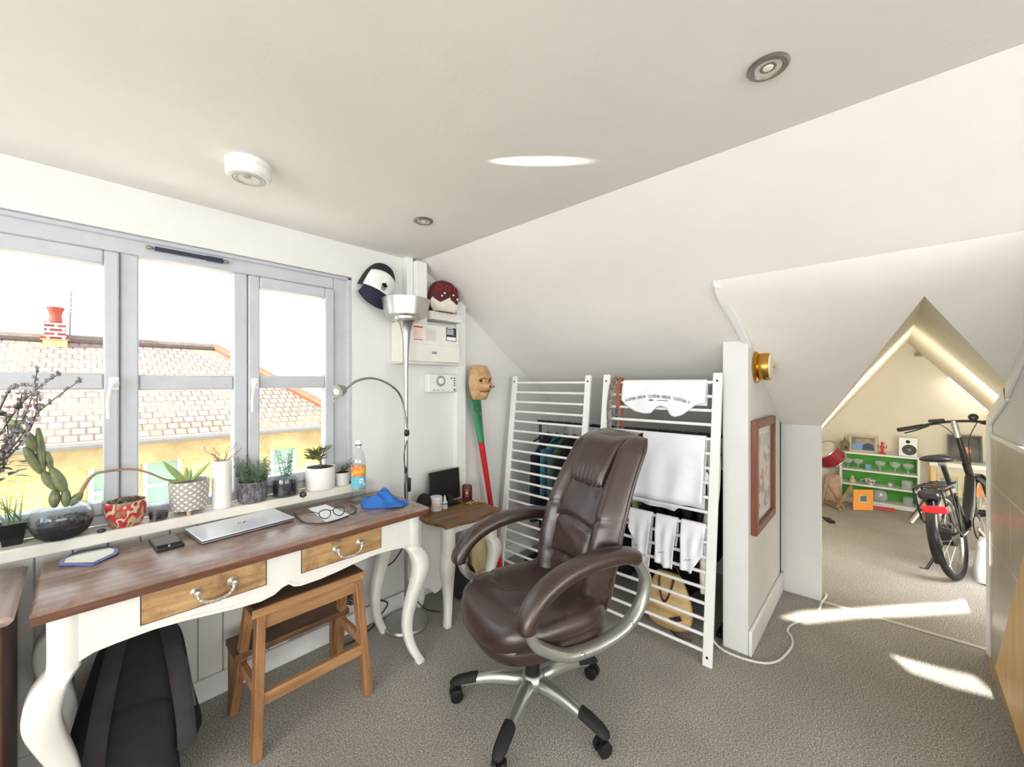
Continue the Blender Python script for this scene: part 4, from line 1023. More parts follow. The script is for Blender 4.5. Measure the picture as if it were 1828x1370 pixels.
# water bottle
p = onZ(640, 894, DT); bx, by = p.x, p.y
t_ = thing('water_bottle', 'clear plastic drink bottle with orange and turquoise label on the desk', 'bottle', (bx, by, DT))
br = .037; zt = .30
pr = [(.001, 0), (br * .7, 0), (br * .95, .006), (br, .02), (br * .93, .035), (br, .05), (br, .062), (br * .97, .07), (br * .97, .185), (br, .195), (br * .95, .215), (br * .75, .243), (br * .45, .268), (.0135, .279), (.0135, .296)]
MB().lathe(pr + [(.010, .296), (.001, .29)], (bx, by, DT + .0008), 30).build('body', glass('bottle_plastic', (.93, .96, .97), .1, .05), t_)
MB().lathe([(.001, .296), (.015, .296), (.0155, .312), (.013, .316), (.001, .316)], (bx, by, DT), 20).build('cap', plain('white_bottle_cap', (240, 240, 242), .35), t_)
MB().lathe([(.0145, .290), (.0165, .290), (.0165, .2955), (.0145, .2955)], (bx, by, DT), 20).build('cap_ring', plain('navy_ring', (40, 44, 70), .4), t_)
for nm, z0, z1, mt in (('lower_label', .075, .133, plain('turquoise_label', (104, 184, 206), .4, var=.1, nscale=40)), ('upper_label', .134, .182, patches('orange_label', [(236, 160, 60), (240, 178, 80), (224, 130, 50), (244, 190, 110)], 26, .4))):
    lb_ = MB().lathe([(br * .975, z0), (br * .99, z0), (br * .99, z1), (br * .975, z1)], (bx, by, DT), 30).build(nm, mt, t_)
w_ = MB()
for k, (a, z, ww, h_) in enumerate(((-95, .118, .020, .006), (-95, .108, .026, .004), (-95, .100, .022, .003), (-70, .09, .012, .012))):
    a = radians(a); c = V((bx + br * 1.0 * cos(a), by + br * 1.0 * sin(a), DT + z)); w_.bar(c - V((-sin(a), cos(a), 0)) * ww / 2, c + V((-sin(a), cos(a), 0)) * ww / 2, .0012, h_)
w_.build('label_print', PAPER, t_)

# blue cap
p = onZ(683, 902, DT); bx, by = p.x, p.y
t_ = thing('blue_hat', 'crumpled bright blue fabric hat on the corner of the desk', 'hat', (bx, by, DT))
BLU = plain('blue_cotton', (44, 110, 190), .85, var=.12, bump=.4, bscale=260)
rr_ = V((FY, -FX, 0)); ff_ = V((FX, FY, 0))
def capf(a, b):
    th = 2 * pi * a; q = b
    rad = 1 + .10 * sin(3 * th + 1) + .06 * sin(5 * th); x = cos(th) * .115 * q ** .7 * rad; y = sin(th) * .062 * q ** .7 * rad
    hgt = .066 * (1 - q ** 2.2) ** .8 if q < 1 else 0
    hgt *= (.82 + .24 * sin(2.2 * x / .05 + 1.2) + .24 * sin(75 * y + 50 * x)) * (1 - .35 * max(0, x / .115))
    return V((bx, by, DT + .002)) + rr_ * x + ff_ * y + V((0, 0, max(0, hgt)))
m = MB().grid(lambda a, b: capf(a, max(.01, b)), 56, 16); m.build('crown', BLU, t_, weld=True, sub=1, sharp=80)
def brim(a, b):
    x = lerp(.02, .118, b); wv = lerp(.055, .050, b) * sqrt(max(.05, 1 - (b * .93) ** 2.6)); y = lerp(-1, 1, a) * wv - .024
    return V((bx, by, DT + .018 - .010 * b + .012 * (1 - (2 * a - 1) ** 2) * (1 - .5 * b))) + rr_ * (x - .0) + ff_ * (y - .0)
MB().grid(brim, 16, 12).build('peak', BLU, t_, solid=.004, sharp=80)
m = MB(); m.tube(curve([capf(.10 + .028 * i, .62 + .12 * sin(i)) + V((0, 0, .004)) for i in range(14)], 3), .006, 7); m.build('fold', BLU, t_)

# ================================================================ ON THE SIDE TABLE
Z = ST + .0006
p = onZ(769, 905, Z)
t_ = thing('cream_tub', 'squat white cosmetic tub with a pale printed label on the side table', 'tub', (1.533, 2.07, Z)); q = (1.533, 2.07, Z)
MB().lathe([(.001, 0), (.036, 0), (.038, .004), (.038, .060), (.001, .060)], q, 30).build('tub', WHITEP, t_)
MB().lathe([(.001, .0605), (.0385, .0605), (.0385, .082), (.036, .086), (.001, .086)], q, 30).build('lid', WHITEP, t_)
MB().lathe([(.0381, .014), (.0386, .014), (.0386, .048), (.0381, .048)], q, 30).build('label', patches('pale_pink_print', [(238, 226, 224), (236, 232, 230), (214, 150, 150), (240, 240, 238)], 90, .5, (1, 1, 3)), t_)
q = (1.590, 2.055, Z)
t_ = thing('dropper_bottle', 'tiny white bottle with a pointed nozzle, beside the cosmetic tub', 'bottle', q)
MB().lathe([(.001, 0), (.017, 0), (.018, .004), (.018, .040), (.008, .048), (.001, .048)], q, 22).build('body', WHITEP, t_)
MB().lathe([(.001, .048), (.010, .048), (.009, .060), (.004, .082), (.001, .084)], q, 18).build('nozzle', WHITEP, t_)
MB().lathe([(.0181, .026), (.0185, .026), (.0185, .038), (.0181, .038)], q, 22).build('label', plain('blue_grey_print', (140, 160, 190), .5, var=.2, nscale=200), t_)
fx_, fy_ = 1.795, 2.075
t_ = thing('hip_flask', 'claret coloured flask with a small gold crest, standing on the side table', 'flask', (fx_, fy_, Z))
CL = plain('claret_enamel', (84, 26, 40), .35, var=.06)
rings = []
for z, k in ((0, .92), (.004, 1), (.098, 1), (.106, .93), (.112, .7)): rings.append([V((fx_, fy_, Z + z)) + rr_ * (.034 * k * math.copysign(abs(cos(a)) ** .6, cos(a))) + ff_ * (.016 * k * math.copysign(abs(sin(a)) ** .8, sin(a))) for a in [2 * pi * i / 28 for i in range(28)]])
MB().loft(rings).build('body', CL, t_)
MB().lathe([(.001, .110), (.009, .110), (.009, .122), (.001, .123)], (fx_ - .010, fy_, Z), 16).build('cap', CHROME, t_)
m = MB(); fc = V((fx_, fy_, Z + .058)) - ff_ * .0168
def fl(a, b): return fc + rr_ * a + V((0, 0, b))
m.prism([fl(*q) for q in ((-.010, .012), (.010, .012), (.010, -.002), (.006, -.010), (0, -.014), (-.006, -.010), (-.010, -.002))], -ff_ * .0008)
m.build('crest', plain('gold_print', (200, 160, 80), .4, .6), t_)
m = MB(); m.bar(fl(-.012, .020), fl(.012, .020), .0008, .003); m.bar(fl(-.011, -.021), fl(.011, -.021), .0008, .003); m.bar(fl(-.005, .007), fl(.005, -.007), .0018, .002); m.bar(fl(.005, .007), fl(-.005, -.007), .0018, .002)
m.build('crest_print', plain('pale_gold_print', (226, 196, 140), .5), t_)
# black photo frame / small screen seen from behind
a, b = onZ(762, 893, Z), onZ(822, 884, Z); a.y = 2.095; b.y = 2.12
t_ = thing('small_monitor', 'small flat black screen on a stand, leaning on the side table by the wall', 'screen', (a.x, a.y, Z))
a = V((1.53, 2.128, Z + .016)); b = V((1.79, 2.138, Z + .016)); up_ = V((0, .014, .2)); bx_ = (b - a).normalized(); nn = bx_.cross(up_).normalized()
M_ = face_M(a, bx_, up_)
MB().box((0, 0, -.012), ((b - a).length, .205, 0), M_).build('panel', plain('matt_black_plastic', (28, 28, 30), .45), t_, bevel=.008)
MB().bar(a + bx_ * .15 + V((0, -.02, -.012)), a + bx_ * .15 + V((0, -.07, -.012)), .10, .004).build('foot', BLACK, t_)
MB().bar(a + bx_ * .15 + V((0, -.035, -.012)), a + bx_ * .15 + V((0, -.004, .05)), .04, .010).build('stand', BLACK, t_)
q = V((1.452, 2.085, Z + .062))
t_ = thing('round_speaker', 'round black smart speaker at the back of the side table by the lamp pole', 'speaker', (1.452, 2.085, Z))
MB().ball((q.x, q.y, q.z - .001), (.046, .046, .058), 28, 18).build('body', plain('black_speaker_mesh', (32, 32, 34), .9, var=.1, bump=.5, bscale=500), t_)
MB().lathe([(.001, 0), (.03, 0), (.032, .006), (.001, .008)], (q.x, q.y, Z), 24).build('base', RUBBER, t_)
for k, (px, py) in enumerate(((834, 898), (846, 893), (851, 899))):
    p = V((1.755 + .034 * k, 2.0 - .018 * k, Z)); m = MB()
    for j in range(6):
        o_ = V((random.uniform(-.016, .016), random.uniform(-.012, .012), random.uniform(.006, .016))); m.ball(p + o_, (random.uniform(.006, .013), random.uniform(.005, .01), random.uniform(.004, .008)), 8, 6)
    tag(m.build('wood_shaving', plain('golden_shaving', (206, 170, 98), .5, var=.3, nscale=80)), ['curled golden scrap nearest the claret flask on the side table', 'middle golden curled scrap beside the claret flask', 'golden curled scrap at the outer edge of the side table'][k], 'scrap', 'golden scraps on the side table')
# stored under and behind it
t_ = thing('canvas_frame', 'bare pale wooden picture stretcher leaning behind the side table', 'frame', (1.9, 2.1, 0))
PINE = wood('pale_pine', (206, 176, 120), (228, 202, 150), None, 'Z', 1, .6)
for a, b in (((1.90, 2.12, .012), (1.90, 2.15, .44)), ((2.06, 2.12, .012), (2.06, 2.15, .44)), ((1.90, 2.15, .44), (2.06, 2.15, .44)), ((1.90, 2.12, .02), (2.06, 2.12, .02))): MB().bar(a, b, .045, .02, up=(0, 1, 0)).build('stretcher_bar', PINE, t_)
MB().quad((1.88, 2.134, .012), (2.08, 2.134, .012), (2.08, 2.164, .44), (1.88, 2.164, .44)).build('canvas', plain('raw_canvas', (220, 204, 158), .9), t_, solid=.003)
t_ = thing('round_bag', 'round black bag with a brown rim on the carpet under the side table', 'bag', (1.66, 2.0, 0))
Mx = Matrix.Rotation(radians(80), 3, 'X')
MB().lathe([(.001, -.04), (.08, -.038), (.105, -.02), (.11, 0), (.105, .02), (.08, .038), (.001, .04)], (1.70, 2.02, .112), 32, M=Mx).build('body', BF, t_)
MB().tube([V((1.70, 2.02, .112)) + Mx @ V((.106 * cos(a), .106 * sin(a), .012)) for a in [2 * pi * i / 32 for i in range(32)]], .006, 8, closed=True).build('rim', plain('brown_rim', (92, 50, 38), .5), t_)

# cables under the desk
tag(MB().tube(curve([(1.37, 2.16, .55), (1.36, 2.175, .40), (1.30, 2.17, .33), (1.22, 2.165, .30), (1.16, 2.165, .24), (1.19, 2.17, .14), (1.25, 2.165, .09), (1.20, 2.15, .05), (1.12, 2.13, .008), (1.0, 2.10, .006), (.9, 2.12, .006)], 8), .0042, 7).build('cable', BLACK), 'black flex looping down the wall between desk and side table', 'cable')
tag(MB().tube(curve([(1.36, 2.17, .66), (1.38, 2.15, .5), (1.345, 2.12, .3), (1.37, 2.10, .14), (1.44, 2.06, .02), (1.5, 1.98, .005)], 8), .0036, 7).build('cable', BLACK), 'black cable hanging straight down beside the white side table', 'cable')
m = MB()
for k in range(5): m.tube([V((1.03, 2.17, .20)) + V((.035 * cos(a + k), .012 * sin(a * 1.7 + k), .03 * sin(a + .3 * k))) for a in [2 * pi * i / 24 for i in range(24)]], .0028, 6, closed=True)
m.tube(curve([(1.03, 2.18, .23), (1.0, 2.18, .40), (1.04, 2.18, .55)], 6), .0028, 6)
tag(m.build('coiled_cable', BLACK), 'small coil of black cable hanging on the wall under the desk', 'cable')
# ================================================================ ON THE WINDOW WALL
# cap on a hook
cc = onY(669, 514, YW); cx, cz = cc.x, cc.z
t_ = thing('trucker_cap', 'black mesh cap with white front and navy peak on the wall', 'cap', (cx, YW, cz))
tl_ = radians(-24)
def wl(x, z, d):      # tilted cap frame on the wall: x along, z up, d out of the wall
    x *= 1.2; z *= 1.2; d *= 1.1
    return V((cx + x * cos(tl_) - z * sin(tl_), YW - d, cz + x * sin(tl_) + z * cos(tl_)))
NAVY = plain('navy_cotton', (34, 32, 58), .85, bump=.3, bscale=300)
MESH = plain('black_mesh_fabric', (40, 40, 46), .9, var=.3, nscale=160, bump=.8, bscale=320)
def dome(a, b, k=1.0):    # a round the dome, b from rim (0) to top (1)
    th = pi * a; x = -cos(th) * .088 * cos(b * pi / 2) ** .75; d = .004 + (.085 * sin(th) * cos(b * pi / 2) ** .75 + .012) * k; z = -.04 + .165 * sin(b * pi / 2)
    return wl(x * k, z, d)
MB().grid(lambda a, b: dome(a, min(b, .985)), 28, 14).build('crown', MESH, t_, solid=.003, sharp=80)
def front(a, b):
    aa = lerp(.16, .84, a); top_ = .36 + .08 * cos((a - .5) * pi); bb = lerp(0, top_, b); return dome(aa, bb, 1.035)
fp = MB().grid(front, 20, 10).build('front_panel', plain('white_foam_panel', (238, 238, 236), .8), t_, solid=.003, sharp=80)
def peak(a, b):
    th = lerp(-.92, .92, a); r1 = lerp(.085, .155, b); x = sin(th * 1.15) * lerp(.086, .092, b); dz = -.04 - .072 * b * cos(th * 1.05); dd = .02 + .078 * cos(th) * (1 - .25 * b) - .012 * b
    return wl(x, dz, dd)
MB().grid(peak, 22, 8).build('peak', NAVY, t_, solid=.004, sharp=80)
m = MB()
lc = dome(.5, .10, 1.035) + V((0, -.0035, 0)); xr = (wl(1, 0, 0) - wl(0, 0, 0)); zr = (wl(0, 1, 0) - wl(0, 0, 0))
for ang, L in ((0, .024), (42, .020), (-42, .020)):
    a = radians(ang); d = xr * sin(a) + zr * cos(a); s_ = xr * cos(a) - zr * sin(a)
    m.prism([lc, lc + d * L * .35 + s_ * .0065, lc + d * L * .75 + s_ * .0065, lc + d * L, lc + d * L * .75 - s_ * .0065, lc + d * L * .35 - s_ * .0065], V((0, -.002, 0)))
for k in range(3): q = lc - zr * (.004 + .006 * k); m.bar(q - xr * (.014 - .003 * k), q + xr * (.014 - .003 * k), .003, .0028)
m.build('emblem', plain('black_print', (30, 30, 34), .6), fp)
MB().tube([wl(.03, .095, 0), wl(.03, .1, .03), wl(.03, .115, .036)], .005, 8).build('hook', CHROME, t_)

# red knitted hat on its shelf box
a0_, a1_ = onY(757, 566, 2.11), onY(815, 583, 2.11)
fz0, fz1 = 1.525, 1.775
fx0, fx1 = 1.325, 1.745
# fuse box
t_ = thing('fuse_box', 'white wall fuse box with printed safety labels above a hinged lower flap', 'fuse box', (1.53, YW, 1.525))
FB = plain('ivory_plastic', (232, 230, 220), .4, var=.02)
MB().box((fx0 - .02, 2.10, fz0 + .005), (fx1, YW - .001, fz1)).build('casing', FB, t_, bevel=.006)
MB().box((fx0 + .005, 2.088, fz0 + .012), (fx1 - .004, 2.0995, fz0 + .122)).build('flap', FB, t_, bevel=.004)
MB().box((fx0 - .026, 2.094, fz0 - .004), (fx1 + .003, YW - .001, fz0 + .0045)).build('lower_trim', FB, t_, bevel=.003)
MB().box((1.515, 2.0865, fz0 + .062), (1.552, 2.0885, fz0 + .078)).build('flap_catch', plain('grey_catch', (150, 150, 146), .5), t_)
l1 = MB().box((1.385, 2.0985, fz0 + .142), (1.455, 2.0998, fz0 + .232)).build('label', plain('pinkish_paper', (240, 220, 214), .7), t_)
m = MB().box((1.387, 2.0978, fz0 + .220), (1.453, 2.0986, fz0 + .229)).box((1.387, 2.0978, fz0 + .144), (1.453, 2.0986, fz0 + .149)); m.build('label_band', plain('red_print', (206, 70, 64), .6), l1)
l2 = MB().box((1.475, 2.0985, fz0 + .145), (1.555, 2.0998, fz0 + .235)).build('label', plain('grey_paper', (226, 224, 218), .7), t_)
l3 = MB().box((1.635, 2.0985, fz0 + .155), (1.72, 2.0998, fz0 + .243)).build('label', plain('black_label', (46, 46, 50), .5), t_)
m = MB()
for k in range(5): m.box((1.64, 2.0978, fz0 + .198 + .007 * k), (1.70 - .008 * (k % 2), 2.0986, fz0 + .201 + .007 * k))
m.box((1.64, 2.0978, fz0 + .159), (1.715, 2.0986, fz0 + .182)); m.box((1.645, 2.0976, fz0 + .236), (1.69, 2.0986, fz0 + .240)); m.build('label_print', PAPER, l3)
for (x0, x1, n_) in ((1.389, 1.451, 8), (1.478, 1.552, 9)):
    m = MB()
    for k in range(n_): m.box((x0, 2.0978, fz0 + .155 + .0075 * k), (x1 - .01 * (k % 3), 2.0986, fz0 + .157 + .0075 * k))
    m.build('label_print', plain('pale_print', (206, 186, 180), .7), l1 if x0 < 1.4 else l2)
tag(MB().box((1.518, 2.105, 1.812), (1.778, 2.18, 1.865)).build('white_box', plain('white_card_box', (234, 232, 226), .6), bevel=.003), 'plain white oblong box on the ledge over the fuse box, under the red hat', 'box')
hx, hz, hy = 1.628, 1.866, 2.125
t_ = thing('red_hat', 'dark red novelty hat with white zigzag front and rings, on the white box', 'hat', (hx, hy, hz))
RD = plain('dark_red_felt', (92, 30, 30), .8, var=.2, bump=.4, bscale=200)
hp = [(.075, 0), (.095, .03), (.099, .07), (.095, .12), (.082, .165), (.058, .195), (.025, .207), (.001, .209)]
def sq_(a, z): return 1 / (abs(cos(a)) ** 4 + abs(sin(a)) ** 4) ** .25
MB().lathe([(.001, 0)] + hp, (hx, hy, hz), 36, M=Matrix.Diagonal((1, .62, 1)), fn=sq_).build('crown', RD, t_)
def hs(th, z, k=1.03):   # surface of the hat
    r = interp([(p[1], p[0]) for p in hp], z) * k * sq_(th, z); return V((hx + r * cos(th), hy + r * sin(th) * .62, hz + z))
def zig(a, b):
    th = lerp(pi * 1.02, pi * 1.98, a); zz = abs(((a * 2.5 + .25) % 1) - .5) * 2; return hs(th, lerp(.0, .052 + .036 * (1 - zz), b), 1.03)
MB().grid(zig, 60, 6).build('white_front', plain('cream_felt', (232, 226, 214), .85, bump=.3, bscale=200), t_, solid=.003)
for th, z in ((1.28, .148), (1.5, .152), (1.72, .148), (1.90, .125)):
    c = hs(pi * th, z, 1.02); r0 = .018; tx = (hs(pi * th + .1, z) - hs(pi * th - .1, z)).normalized(); tz = (hs(pi * th, z + .01) - hs(pi * th, z - .01)).normalized()
    MB().tube([c + tx * (r0 * cos(a)) + tz * (r0 * sin(a)) for a in [2 * pi * i / 18 for i in range(18)]], .0055, 7, closed=True).build('ring', plain('crimson_felt', (136, 30, 38), .7), t_)
for th, z in ((1.40, .115), (1.62, .112), (1.52, .085), (1.34, .095), (1.72, .09)):
    MB().ball(hs(pi * th, z, 1.03), .0065, 10, 8).build('stud', PAPER, t_)

# heating timer
t_ = thing('heating_timer', 'small white heating timer with a round grey dial, on the wall under the fuse box', 'timer', (1.65, YW, 1.40))
ta, tb = onY(770, 668, 2.165), onY(816, 700, 2.165)
MB().box((ta.x - .02, 2.165, tb.z), (tb.x, YW - .001, ta.z)).build('casing', WHITEP, t_, bevel=.006)
dc = V(((ta.x * .62 + tb.x * .38) - .008, 2.1645, lerp(tb.z, ta.z, .62)))
Mx = Matrix.Rotation(pi / 2, 3, 'X')
MB().lathe([(.001, 0), (.036, 0), (.036, .004), (.031, .006), (.001, .006)], dc, 30, M=Mx).build('dial', plain('grey_dial', (160, 160, 158), .5), t_)
MB().lathe([(.001, .006), (.021, .006), (.021, .012), (.018, .014), (.001, .014)], dc, 26, M=Mx).build('knob', WHITEP, t_)
bx0 = lerp(ta.x, tb.x, .72)
for k in range(4): MB().box((bx0 + .03, 2.162, ta.z - .030 - .016 * k), (bx0 + .042, 2.1655, ta.z - .023 - .016 * k)).build('indicator', DARKMETAL, t_)
MB().box((bx0 + .005, 2.162, ta.z - .03), (bx0 + .015, 2.1655, ta.z - .022)).build('button', DARKMETAL, t_)
m = MB()
for k in range(3): m.box((ta.x + .01 + .035 * k, 2.163, tb.z + .012), (ta.x + .03 + .035 * k, 2.1655, tb.z + .016))
m.box((bx0 + .03, 2.163, tb.z + .008), (bx0 + .044, 2.1655, tb.z + .022)); m.build('marking', plain('grey_print', (120, 120, 120), .6), t_)

# mask
t_ = thing('pig_mask', 'tan rubber mask of a grim snouted face, hung on the wall above the painted paddle', 'mask', (1.96, 2.1, 1.4))
SK = plain('tan_latex', (196, 156, 112), .55, var=.14, nscale=20, bump=.3, bscale=60)
ma, mb_ = onY(834, 653, 2.13), onY(874, 712, 2.13); mc = (ma + mb_) / 2; MW, MH = (mb_.x - ma.x), (ma.z - mb_.z)
fd = V((.05, -1, 0)).normalized(); fs = V((1, .05, 0)).normalized()      # face direction, and its left
def face(u, v):     # u -1..1 across, v -1..1 up
    prof = (1 - .82 * abs(u) ** 2.6) * (1 - .35 * abs(v) ** 3); out = .075 * max(0, prof)
    out += .070 * math.exp(-((u) / .28) ** 2 - ((v + .22) / .22) ** 2)              # snout
    out += .020 * math.exp(-((u) / .7) ** 2 - ((v - .30) / .16) ** 2)               # brow
    for s in (-1, 1): out -= .020 * math.exp(-((u - s * .36) / .17) ** 2 - ((v - .10) / .12) ** 2); out += .014 * math.exp(-((u - s * .55) / .22) ** 2 - ((v + .15) / .25) ** 2)
    out -= .018 * math.exp(-((u) / .45) ** 2 - ((v + .52 - .14 * u * u) / .045) ** 2)
    out += .018 * math.exp(-((u) / .3) ** 2 - ((v + .78) / .18) ** 2)
    w = .108 * (1 - .45 * max(0, -v) ** 2.2 - .40 * max(0, v) ** 2.6)
    return mc + V((-.004, -.0, 0)) + fs * (u * w) + V((0, 0, v * MH / 2 * 1.02)) + fd * out
MB().grid(lambda a, b: face(2 * a - 1, 2 * b - 1), 44, 50).build('face', SK, t_, solid=.005, sharp=80)
for s in (-1, 1):
    MB().ball(face(s * .36, .10) + fd * .002, (.015, .015, .008), 12, 8).build('eye_hole', plain('dark_hole', (44, 26, 20), .8), t_)
    MB().ball(face(s * .13, -.23) + fd * .002, (.009, .009, .009), 10, 8).build('nostril', plain('dark_red_hole', (110, 44, 38), .7), t_)
MB().tube([face(u, -.54 + .14 * u * u) + fd * .005 for u in [-.5 + .1 * i for i in range(11)]], .0055, 8).build('lips', plain('dull_red_lips', (150, 74, 62), .5), t_)
for s in (-1, 1): MB().tube([face(s * (.15 + .07 * i), .28 - .035 * abs(i - 2)) + fd * .003 for i in range(6)], .004, 7).build('eyebrow', plain('brown_brow', (120, 84, 56), .8), t_)

# painted paddle
t_ = thing('painted_paddle', 'long wooden paddle with a green blade above and a red shaft, leaning in the corner', 'paddle', (2.15, 2.1, 0))
f0 = V((2.150, 2.10, .004)); pj = onY(859, 790, 2.135); top_ = onY(848, 705, 2.165); top_ = pj + (top_ - pj) * 1.25
pts = [f0, lerp(f0, pj, .33), lerp(f0, pj, .66), pj]
MB().tube(pts[:3] + [pj], [.017, .0175, .019, .022], 14).build('shaft', plain('red_paint', (196, 30, 34), .4, var=.1), t_)
q0, q1 = lerp(f0, pj, .405), lerp(f0, pj, .50)
MB().tube([q0, lerp(q0, q1, .5), q1], [.0186, .0188, .019], 14).build('orange_band', plain('ochre_paint', (190, 104, 44), .5, var=.25, nscale=30), t_)
ax_ = (top_ - pj).normalized(); sd_ = V((1, .1, 0)); sd_ = (sd_ - ax_ * sd_.dot(ax_)).normalized(); nn = ax_.cross(sd_).normalized(); L = (top_ - pj).length; rings = []
for t, w, d in ((0, .023, .022), (.12, .03, .018), (.35, .042, .013), (.65, .054, .011), (.92, .060, .010), (1, .054, .008)):
    rings.append([pj + ax_ * (L * t) + sd_ * (w * math.copysign(abs(cos(a)) ** .8, cos(a))) + nn * (d * sin(a)) for a in [2 * pi * i / 20 for i in range(20)]])
MB().loft(rings).build('blade', patches('green_paint', [(46, 120, 84), (52, 132, 92), (60, 140, 98), (44, 112, 78), (70, 110, 80)], 6, .5), t_)
MB().tube([pj + nn * .0115 * s + ax_ * (L * k) for s, k in ((-1, .1), (-1, .95))], .005, 8).build('blade_spine', plain('dark_green_paint', (36, 92, 66), .5), t_)
MB().ball(lerp(pj, top_, .42) - nn * .012 + sd_ * .012, (.012, .004, .012), 10, 8).build('worn_spot', plain('worn_brown', (96, 86, 58), .7), t_)

# ================================================================ DRYING RACKS (tall white cot-side panels)
RW = plain('white_rack_paint', (240, 240, 238), .4, var=.015)
RK = []
def rack(x0, y0, x1, y1, dx, label, xl=None):
    """foot line from (x0,y0) to (x1,y1), top leaning by dx; returns P(s, t): s along the foot line 0..1, z height, d out towards the room"""
    t_ = thing('drying_rack', label, 'rack', ((x0 + x1) / 2, (y0 + y1) / 2, 0), group='white slatted racks leaning at the eaves')
    def P(s, z, d=0): return V((lerp(x0, x1, s) + dx * z / 1.45 - d, lerp(y0, y1, s), z))
    for s in (0, 1):
        MB().bar(P(s, .0), P(s, 1.455), .045, .02, up=(1, 0, 0)).build('rail', RW, t_, bevel=.003)
        b = MB()
        e_ = .0 if True else 0
        for z in (.045, 1.415): MB().tube([P(s, z, .0105), P(s, z, .0125)], .006, 10).build('bolt', DARKMETAL, t_)
    for k in range(19):
        z = .065 + .0745 * k; MB().tube([P(0, z), P(1, z)], .0085, 10).build('rung', RW, t_)
    return P
P1 = rack(2.18, 2.13, 2.18, 1.46, .165, 'white slatted rack beside the painted paddle, leaning at the eaves with nothing hung on it')
P2 = rack(2.11, 1.285, 2.11, .635, .175, 'white slatted rack hung with white laundry, leaning next to the partition')

WC = plain('white_cotton', (240, 240, 244), .85, var=.02, bump=.35, bscale=140)
WC2 = plain('ivory_cotton', (236, 230, 222), .85, var=.03, bump=.35, bscale=140)
def drape(name, P, s0, s1, zt, front, back, mat, label, cat, group=None, wav=.006, nf=4, skew=0, n=36, k=20, cut=None):
    """cloth folded over the rung at height zt; front/back give the lower edge as [(s, z)...]"""
    t_ = thing(name, label, cat, tuple(P((s0 + s1) / 2, zt)), group=group)
    def lay(edge, side):
        def f(a, b):
            s = lerp(s0, s1, a); ze = interp(edge, a)
            if b < .2: q = b / .2; ang = q * pi / 2; z = zt + .0145 * cos(ang); d = side * .0145 * sin(ang)
            else:
                q = (b - .2) / .8; z = lerp(zt, ze, q); d = side * (.0145 + wav * (1.9 + sin(nf * 2 * pi * a + side) * (.3 + q) + .6 * sin(nf * 5.1 * a + 7 * q)) * min(1, q * 3))
            return P(s + skew * (zt - z) * (a - .5), z, d)
        return MB().grid(f, n, k)
    o = lay(front, 1).build('front_layer', mat, t_, solid=.003, sharp=80)
    lay(back, -1).build('back_layer', mat, t_, solid=.003, sharp=80)
    return t_, o
zr_ = lambda k: .065 + .0745 * k
LG = 'white laundry on the rack'
t_, o = drape('tee_shirt', P2, .18, .92, zr_(18), [(0, 1.30), (.06, 1.275), (.18, 1.235), (.30, 1.225), (.40, 1.228), (.44, 1.262), (.5, 1.272), (.58, 1.262), (.62, 1.222), (.68, 1.214), (.76, 1.228), (.9, 1.285), (1, 1.30)], [(0, 1.27), (1, 1.28)], WC, 'white printed T-shirt folded over the top rung of the laundry rack', 'T-shirt', LG, .0024, 3)
m = MB(); txt = 'E PROJECTS. FUTURE PROJECTS. FUTURE PROJECTS'
n_ = len(txt)
for i, chh in enumerate(txt):
    if chh == ' ': continue
    a = (i + .5) / n_; s = lerp(.80, .22, a); arc = 1 - (2 * a - 1) ** 2; z = 1.298 + .030 * arc
    O = P2(s, z, .0262); sl = .022 * 4 * (2 * a - 1) / .6
    right = (P2(s - .01, z - .0009 * (2 * a - 1) * 0, .02) - P2(s, z, .02)).normalized() * 1; up = V((-.12 * 0, 0, -1))
    # upside down: letters read from the far end back
    M_ = face_M(O, V((0, 1, 0)), V((-.12, 0, -1))); text_mb(m, chh, .0235, M_ @ Matrix.Diagonal((.68, 1, 1, 1)), .0004)
m.build('printed_lettering', plain('black_lettering', (28, 28, 36), .7), o)
m = MB(); m.bar(P2(.45, 1.304, .0262), P2(.49, 1.304, .0262), .001, .006); m.bar(P2(.52, 1.304, .0262), P2(.62, 1.303, .0262), .001, .003); m.build('printed_line', plain('black_lettering', (28, 28, 36), .7), o)
drape('white_sheet', P2, .06, .93, zr_(14), [(0, .80), (.3, .765), (.6, .758), (.9, .765), (1, .775)], [(0, .72), (.5, .705), (.72, .70), (.8, .74), (1, .74)], WC, 'large plain white T-shirt spread over a middle rung of the laundry rack', 'T-shirt', LG, .0055, 4)
for j, (s0, s1, fz, bz, lab) in enumerate(((.315, .52, [(0, .575), (.5, .45), (1, .43)], [(0, .40), (1, .36)], 'white garment over a lower rung, nearest the office chair'), (.555, .735, [(0, .43), (.6, .41), (1, .415)], [(0, .5), (1, .52)], 'narrow white sock over a lower rung, second of the three small pieces'), (.765, .955, [(0, .43), (.55, .42), (.62, .45), (1, .52)], [(0, .5), (1, .48)], 'white garment over a lower rung, nearest the end rail of the rack'))):
    tt, oo = drape('small_laundry', P2, s0, s1, zr_(8), fz, bz, WC, lab, 'laundry', LG, .005, 2, -.15, 16, 20)
    m = MB(); P_ = curve([P2(lerp(s0, s1, .25 + .1 * i), .475 + .012 * (i % 2) + .004 * i, .028) for i in range(5)], 4); m.tube([P_[0] + (p - P_[0]) * .7 for p in P_], .0012, 5); m.build('script_print', plain('grey_script', (120, 118, 122), .7), oo)
